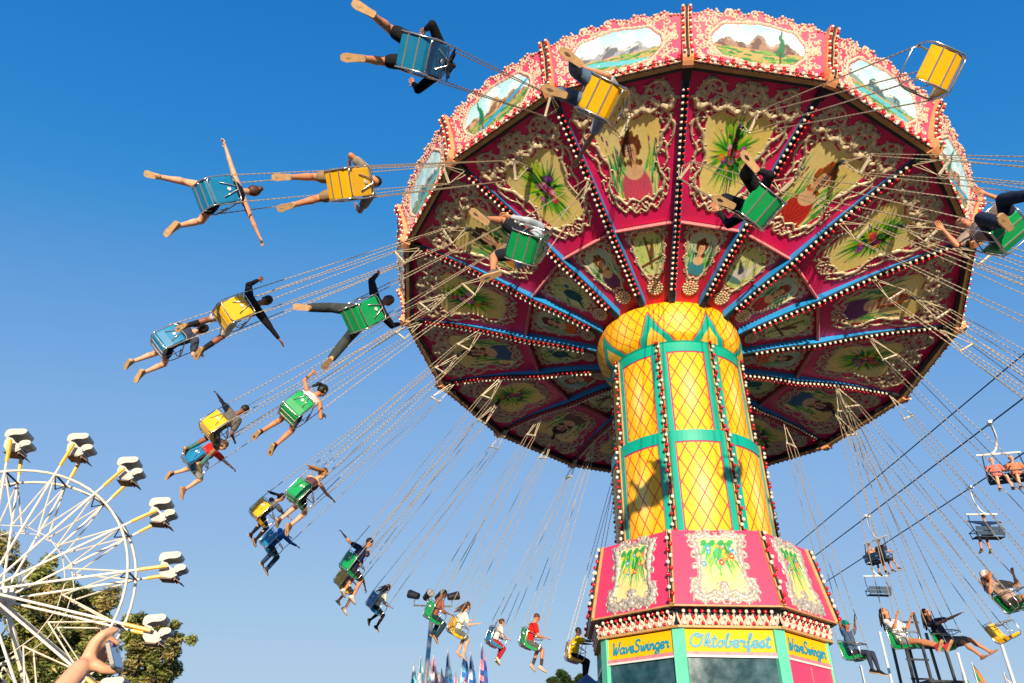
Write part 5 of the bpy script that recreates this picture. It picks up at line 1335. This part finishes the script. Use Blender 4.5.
# feather flags
FC = [lin(c) for c in ((236, 232, 226), (214, 60, 96), (36, 110, 190), (0, 150, 160), (120, 190, 220), (236, 140, 160), (60, 70, 150))]
MF_ = [mat('flag_cloth', c, .8, var=.1) for c in FC]
def feather(px, py, dist, cs, label, w=.5, h=2.6, lean=.0):
    q = spot(px, py, dist); t = empty('feather_flag', T((q.x, q.y, 0))); tag(t, label, 'flag', 'feather flags on poles')
    b = MB(); b.tube([(0, 0, 0), (0, 0, q.z-h*.5), (.02+lean, 0, q.z)], [.03, .022, .012], 6); obj('pole', b.mesh('pole', M_LW), WM[t], t)
    b = MB(); n = 12
    for i in range(n):
        t0, t1 = i/n, (i+1)/n; wf = lambda t_: w*(.12+.88*math.sin(min(1, t_*1.6)*PI/2)); zf = lambda t_: q.z-h*t_
        b.mi = int(t0*3.3+(i % 2)*.7) % 3
        rip = lambda t_, s: .07*math.sin(t_*9+s*3)
        for (s0, s1) in ((0, .5), (.5, 1)):
            if s0: b.mi = (b.mi+1) % 3
            vs = [(lean*(1-t0)+.02+wf(t0)*s0, rip(t0, s0), zf(t0)), (lean*(1-t0)+.02+wf(t0)*s1, rip(t0, s1), zf(t0)-.1*s1), (lean*(1-t1)+.02+wf(t1)*s1, rip(t1, s1), zf(t1)-.1*s1), (lean*(1-t1)+.02+wf(t1)*s0, rip(t1, s0), zf(t1))]
            vs += [(x, y+.006, z) for x, y, z in vs]
            b.add(vs, [(0, 1, 2, 3), (7, 6, 5, 4), (0, 3, 7, 4), (1, 5, 6, 2), (0, 4, 5, 1), (3, 2, 6, 7)])
    obj('cloth', b.mesh('cloth', [MF_[c] for c in cs]), WM[t], t)
for px, py, cs, lb in [(413, 662, (0, 3, 4), 'short white and teal feather flag, leftmost of the cluster'), (420, 656, (3, 0, 4), 'teal feather flag second from the left end of the cluster'), (427, 648, (4, 1, 0), 'pale blue and red feather flag right under the floodlights'), (433, 655, (1, 0, 5), 'red and white feather flag beside the floodlight mast'), (447, 650, (2, 0, 4), 'blue and white feather flag with a sharp tip below the yellow chair'), (441, 668, (0, 5, 0), 'low white and pink feather flag in the cluster'), (455, 672, (1, 0, 3), 'low red, white and teal feather flag'), (463, 645, (2, 4, 2), 'tall blue feather flag under the long-haired rider'), (470, 652, (6, 0, 2), 'dark blue feather flag at the right of the cluster'), (481, 643, (2, 5, 6), 'blue and pink feather flag standing alone under the red-trousered child'), (462, 665, (5, 1, 0), 'pink and red feather flag in front of the tall blue one')]:
    feather(px, py, 30, cs, lb, .32, 2.3)
MF_.append(mat('flag_green', lin((20, 130, 70)), .8)); MF_.append(mat('flag_orange', lin((230, 130, 40)), .8))
for px, py, cs, lb in [(971, 662, (7, 8, 1), 'green and orange feather flag beside the ladder tower'), (961, 672, (0, 3, 0), 'low white and teal flag left of the green one'), (1003, 672, (6, 0, 6), 'low dark flag by the white pole at right')]:
    feather(px, py, 30, cs, lb, .4, 2.3)
# tented stall top between the flags
q = spot(438, 672, 34); t = empty('pointed_tent', T((q.x, q.y, 0))); tag(t, 'white pointed tent top low among the feather flags', 'tent')
b = MB(); b.lathe([(2.0, q.z-1.5), (.9, q.z-.8), (.25, q.z-.15), (.02, q.z)], 8); obj('roof', b.mesh('roof', M_TUB), WM[t], t)
b = MB(); b.lathe([(1.95, 0.02), (1.95, q.z-1.5)], 8); obj('wall', b.mesh('wall', MF_[1]), WM[t], t)
q = spot(587, 674, 20); t = empty('blue_umbrella', T((q.x, q.y, 0))); tag(t, 'blue pointed parasol beside the booth under the yellow-shirted rider', 'parasol')
b = MB(); b.lathe([(1.3, q.z-.9), (.6, q.z-.45), (.01, q.z)], 8); obj('canopy', b.mesh('canopy', mat('blue_canvas', lin((60, 110, 160)), .8)), WM[t], t); b = MB(); b.tube([(0, 0, 0), (0, 0, q.z-.05)], .03, 8); obj('pole', b.mesh('pole', M_LW), WM[t], t)

# ------------------------------------------------------------------ onlooker with a phone (only the raised hand is in the picture)
DH = 2.3
M_PH = mat('phone_silver', lin((120, 118, 112)), .5, .3); M_PB = mat('phone_glass', lin((70, 120, 180)), .06, var=.03)
wrp = spot(83, 669, DH)
fd_ = (spot(60, 697, DH-.03)-wrp).normalized(); elw = wrp+fd_*.25; dz = max(-.27, min(.27, elw.z-1.425))
hz_ = math.sqrt(.28**2-dz*dz); shw = Vector((elw.x-hz_*.8, elw.y+hz_*.6, elw.z-dz)); DZ = shw.z-1.425
feet = Vector((shw.x-.165, shw.y, DZ)); Mp = T(feet); shl = Vector((.165, 0, 1.425)); wl = wrp-feet; el_ = elw-feet
def hp(px, py, dd=0.): return spot(px, py, DH+dd)-feet
def grip(bm):
    def ch(pts, rs):
        for i in range(len(pts)-1): cone(bm, hp(*pts[i]), rs[i], hp(*pts[i+1]), rs[i+1])
    kn = [((95, 642, 0), (102, 635, -.005), (109, 631, 0), (116, 630, .005)), ((98, 647, .02), (105, 641, .015), (111, 640, .015), (117, 643, .02)), ((100, 652, .042), (107, 648, .04), (113, 649, .04), (116, 653, .045)), ((102, 657, .062), (108, 655, .06), (113, 657, .06), (115, 660, .062))]
    w0 = hp(85, 666, .015)
    for q, r in zip(kn, (.0135, .0135, .0125, .011)):
        cone(bm, w0, .020, hp(*q[0]), r*1.1)
        ch(q, (r, r*.92, r*.85, r*.68))
    for a_, c_ in zip(kn[:-1], kn[1:]): cone(bm, hp(*a_[0]), .0145, hp(*c_[0]), .0135)
    cone(bm, w0, .024, hp(97, 665, -.005), .015); ch([(96, 665, -.01), (104, 669, -.012), (112, 670, -.008), (121, 670.5, .0)], (.015, .013, .0115, .009))
onl = dict(label='onlooker raising a bare forearm to hold up a phone at lower left', pelvis=(0, 0, .98), voxel=.006, skin='fair', shirt=(70, 90, 120), sleeve='short', pants=(50, 60, 80), cut='long', hair='brown', grip=grip, thumb=1,
     legs={d: ((.06*d, .0, -1), (.02*d, -.02, -1)) for d in (-1, 1)}, point=0., arms={1: (tuple(el_-shl), tuple(wl-el_)), -1: ((-.3, .1, -1), (0, .4, -1))}, shoes=(90, 80, 70))
pc = spot(114.5, 656, DH+.02); pu = (spot(111.5, 644, DH+.02)-spot(117, 668, DH+.02)).normalized()
vw = (pc-Vector((0, 0, CAM_H))).normalized(); pl = (vw-pu*vw.dot(pu)).normalized(); pl = (Matrix.Rotation(R_(-7), 3, pu) @ pl).normalized(); pn = pu.cross(pl)
Mph = frame(pn, pl, pu, pc)
b = MB(); b.prism(rrect(.15, .074, .012), .009, frame(Vector((0, 1, 0)), Vector((0, 0, 1)), Vector((1, 0, 0)), Vector((-.0045, 0, 0))))
ph = empty('phone', Mph); tag(ph, 'silver phone held up edge-on in the hand at the lower left', 'phone'); obj('case', b.mesh('case', M_PH), Mph, ph)
b = MB()
for x in (-.0058, .0046): b.prism(rrect(.142, .067, .009), .0012, frame(Vector((0, 1, 0)), Vector((0, 0, 1)), Vector((1, 0, 0)), Vector((x, 0, 0))))
obj('screen', b.mesh('screen', M_PB), Mph, ph)
person(Mp, onl)
# ------------------------------------------------------------------ ground, sky, sun, camera
M_GR = mat('asphalt', (.10, .092, .08), .9, var=.3, scale=.8, bump=.3)
b = MB(); b.add([(-400, -300, 0), (400, -300, 0), (400, 600, 0), (-400, 600, 0)], [(0, 1, 2, 3)]); tag(obj('ground', b.mesh('ground', M_GR)), kind='structure')
SUN_AZ, SUN_EL = SUNP if 'SUNP' in globals() else (R_(-90), R_(7.5))
sd = Vector((math.cos(SUN_AZ)*math.cos(SUN_EL), math.sin(SUN_AZ)*math.cos(SUN_EL), math.sin(SUN_EL)))
sl = bpy.data.lights.new('sun', 'SUN'); sl.energy = 4.8; sl.angle = R_(.55); sl.color = (1, .84, .62)
so = bpy.data.objects.new('sun', sl); COL.objects.link(so); e, g, d = basis_z(sd); so.matrix_world = frame(e, g, d, Vector((0, 0, 30)))
w = bpy.data.worlds.new('World'); scene.world = w; w.use_nodes = True; nt = w.node_tree
sky = nt.nodes.new('ShaderNodeTexSky'); sky.sky_type = 'NISHITA'; sky.sun_disc = False; sky.sun_elevation = SUN_EL; sky.sun_rotation = math.atan2(sd.x, sd.y)
sky.air_density = 1.0; sky.dust_density = .5; sky.ozone_density = 2.0
EXPO = .5
K_ = .15*2**EXPO
SKYCURVE = [[(0.1022, 0.0252), (0.1441, 0.0976), (0.1845, 0.1714), (0.2423, 0.2384), (0.305, 0.2789), (0.4969, 0.3763), (0.6795, 0.4342)], [(0.1912, 0.227), (0.2664, 0.3185), (0.3325, 0.3813), (0.4287, 0.4452), (0.5395, 0.4793), (0.8228, 0.5776), (1.0636, 0.6105)], [(0.3278, 0.6172), (0.4452, 0.6939), (0.5395, 0.7454), (0.6654, 0.7758), (0.7991, 0.7835), (1.1391, 0.7991)]]
def sky_grade(nt, src, dst):
    """film response of the photograph for the sky: scale, curve per channel, scale back"""
    a = nt.nodes.new('ShaderNodeVectorMath'); a.operation = 'SCALE'; a.inputs['Scale'].default_value = K_*.5
    c = nt.nodes.new('ShaderNodeRGBCurve'); z = nt.nodes.new('ShaderNodeVectorMath'); z.operation = 'SCALE'; z.inputs['Scale'].default_value = 1/K_
    for ch, pts in enumerate(SKYCURVE):
        cv = c.mapping.curves[ch]; cv.points[0].location = (0, 0); cv.points[1].location = (1, pts[-1][1])
        for x, y in pts: cv.points.new(x*.5, y)
        for p in cv.points: p.handle_type = 'AUTO_CLAMPED'
    c.mapping.update(); nt.links.new(src, a.inputs[0]); nt.links.new(a.outputs[0], c.inputs['Color']); nt.links.new(c.outputs[0], z.inputs[0]); nt.links.new(z.outputs[0], dst)
bg = nt.nodes['Background']; bg.inputs[1].default_value = .15
if SKYCURVE: sky_grade(nt, sky.outputs[0], bg.inputs[0])
else: nt.links.new(sky.outputs[0], bg.inputs[0])
cam = bpy.data.cameras.new('camera'); cam.sensor_width = 36; cam.lens = F_PX/1024*36; cam.clip_end = 2000; cam.clip_start = .05
co = bpy.data.objects.new('camera', cam); COL.objects.link(co); scene.camera = co
ex, ey, ez = c2w((1, 0, 0)), c2w((0, -1, 0)), c2w((0, 0, -1))
co.matrix_world = frame(ex, ey, ez, Vector((0, 0, CAM_H)))
vs_ = scene.view_settings; scene.display_settings.display_device = 'sRGB'; vs_.view_transform = 'Standard'; vs_.look = 'None'; vs_.exposure = EXPO; vs_.gamma = 1; vs_.use_curve_mapping = False
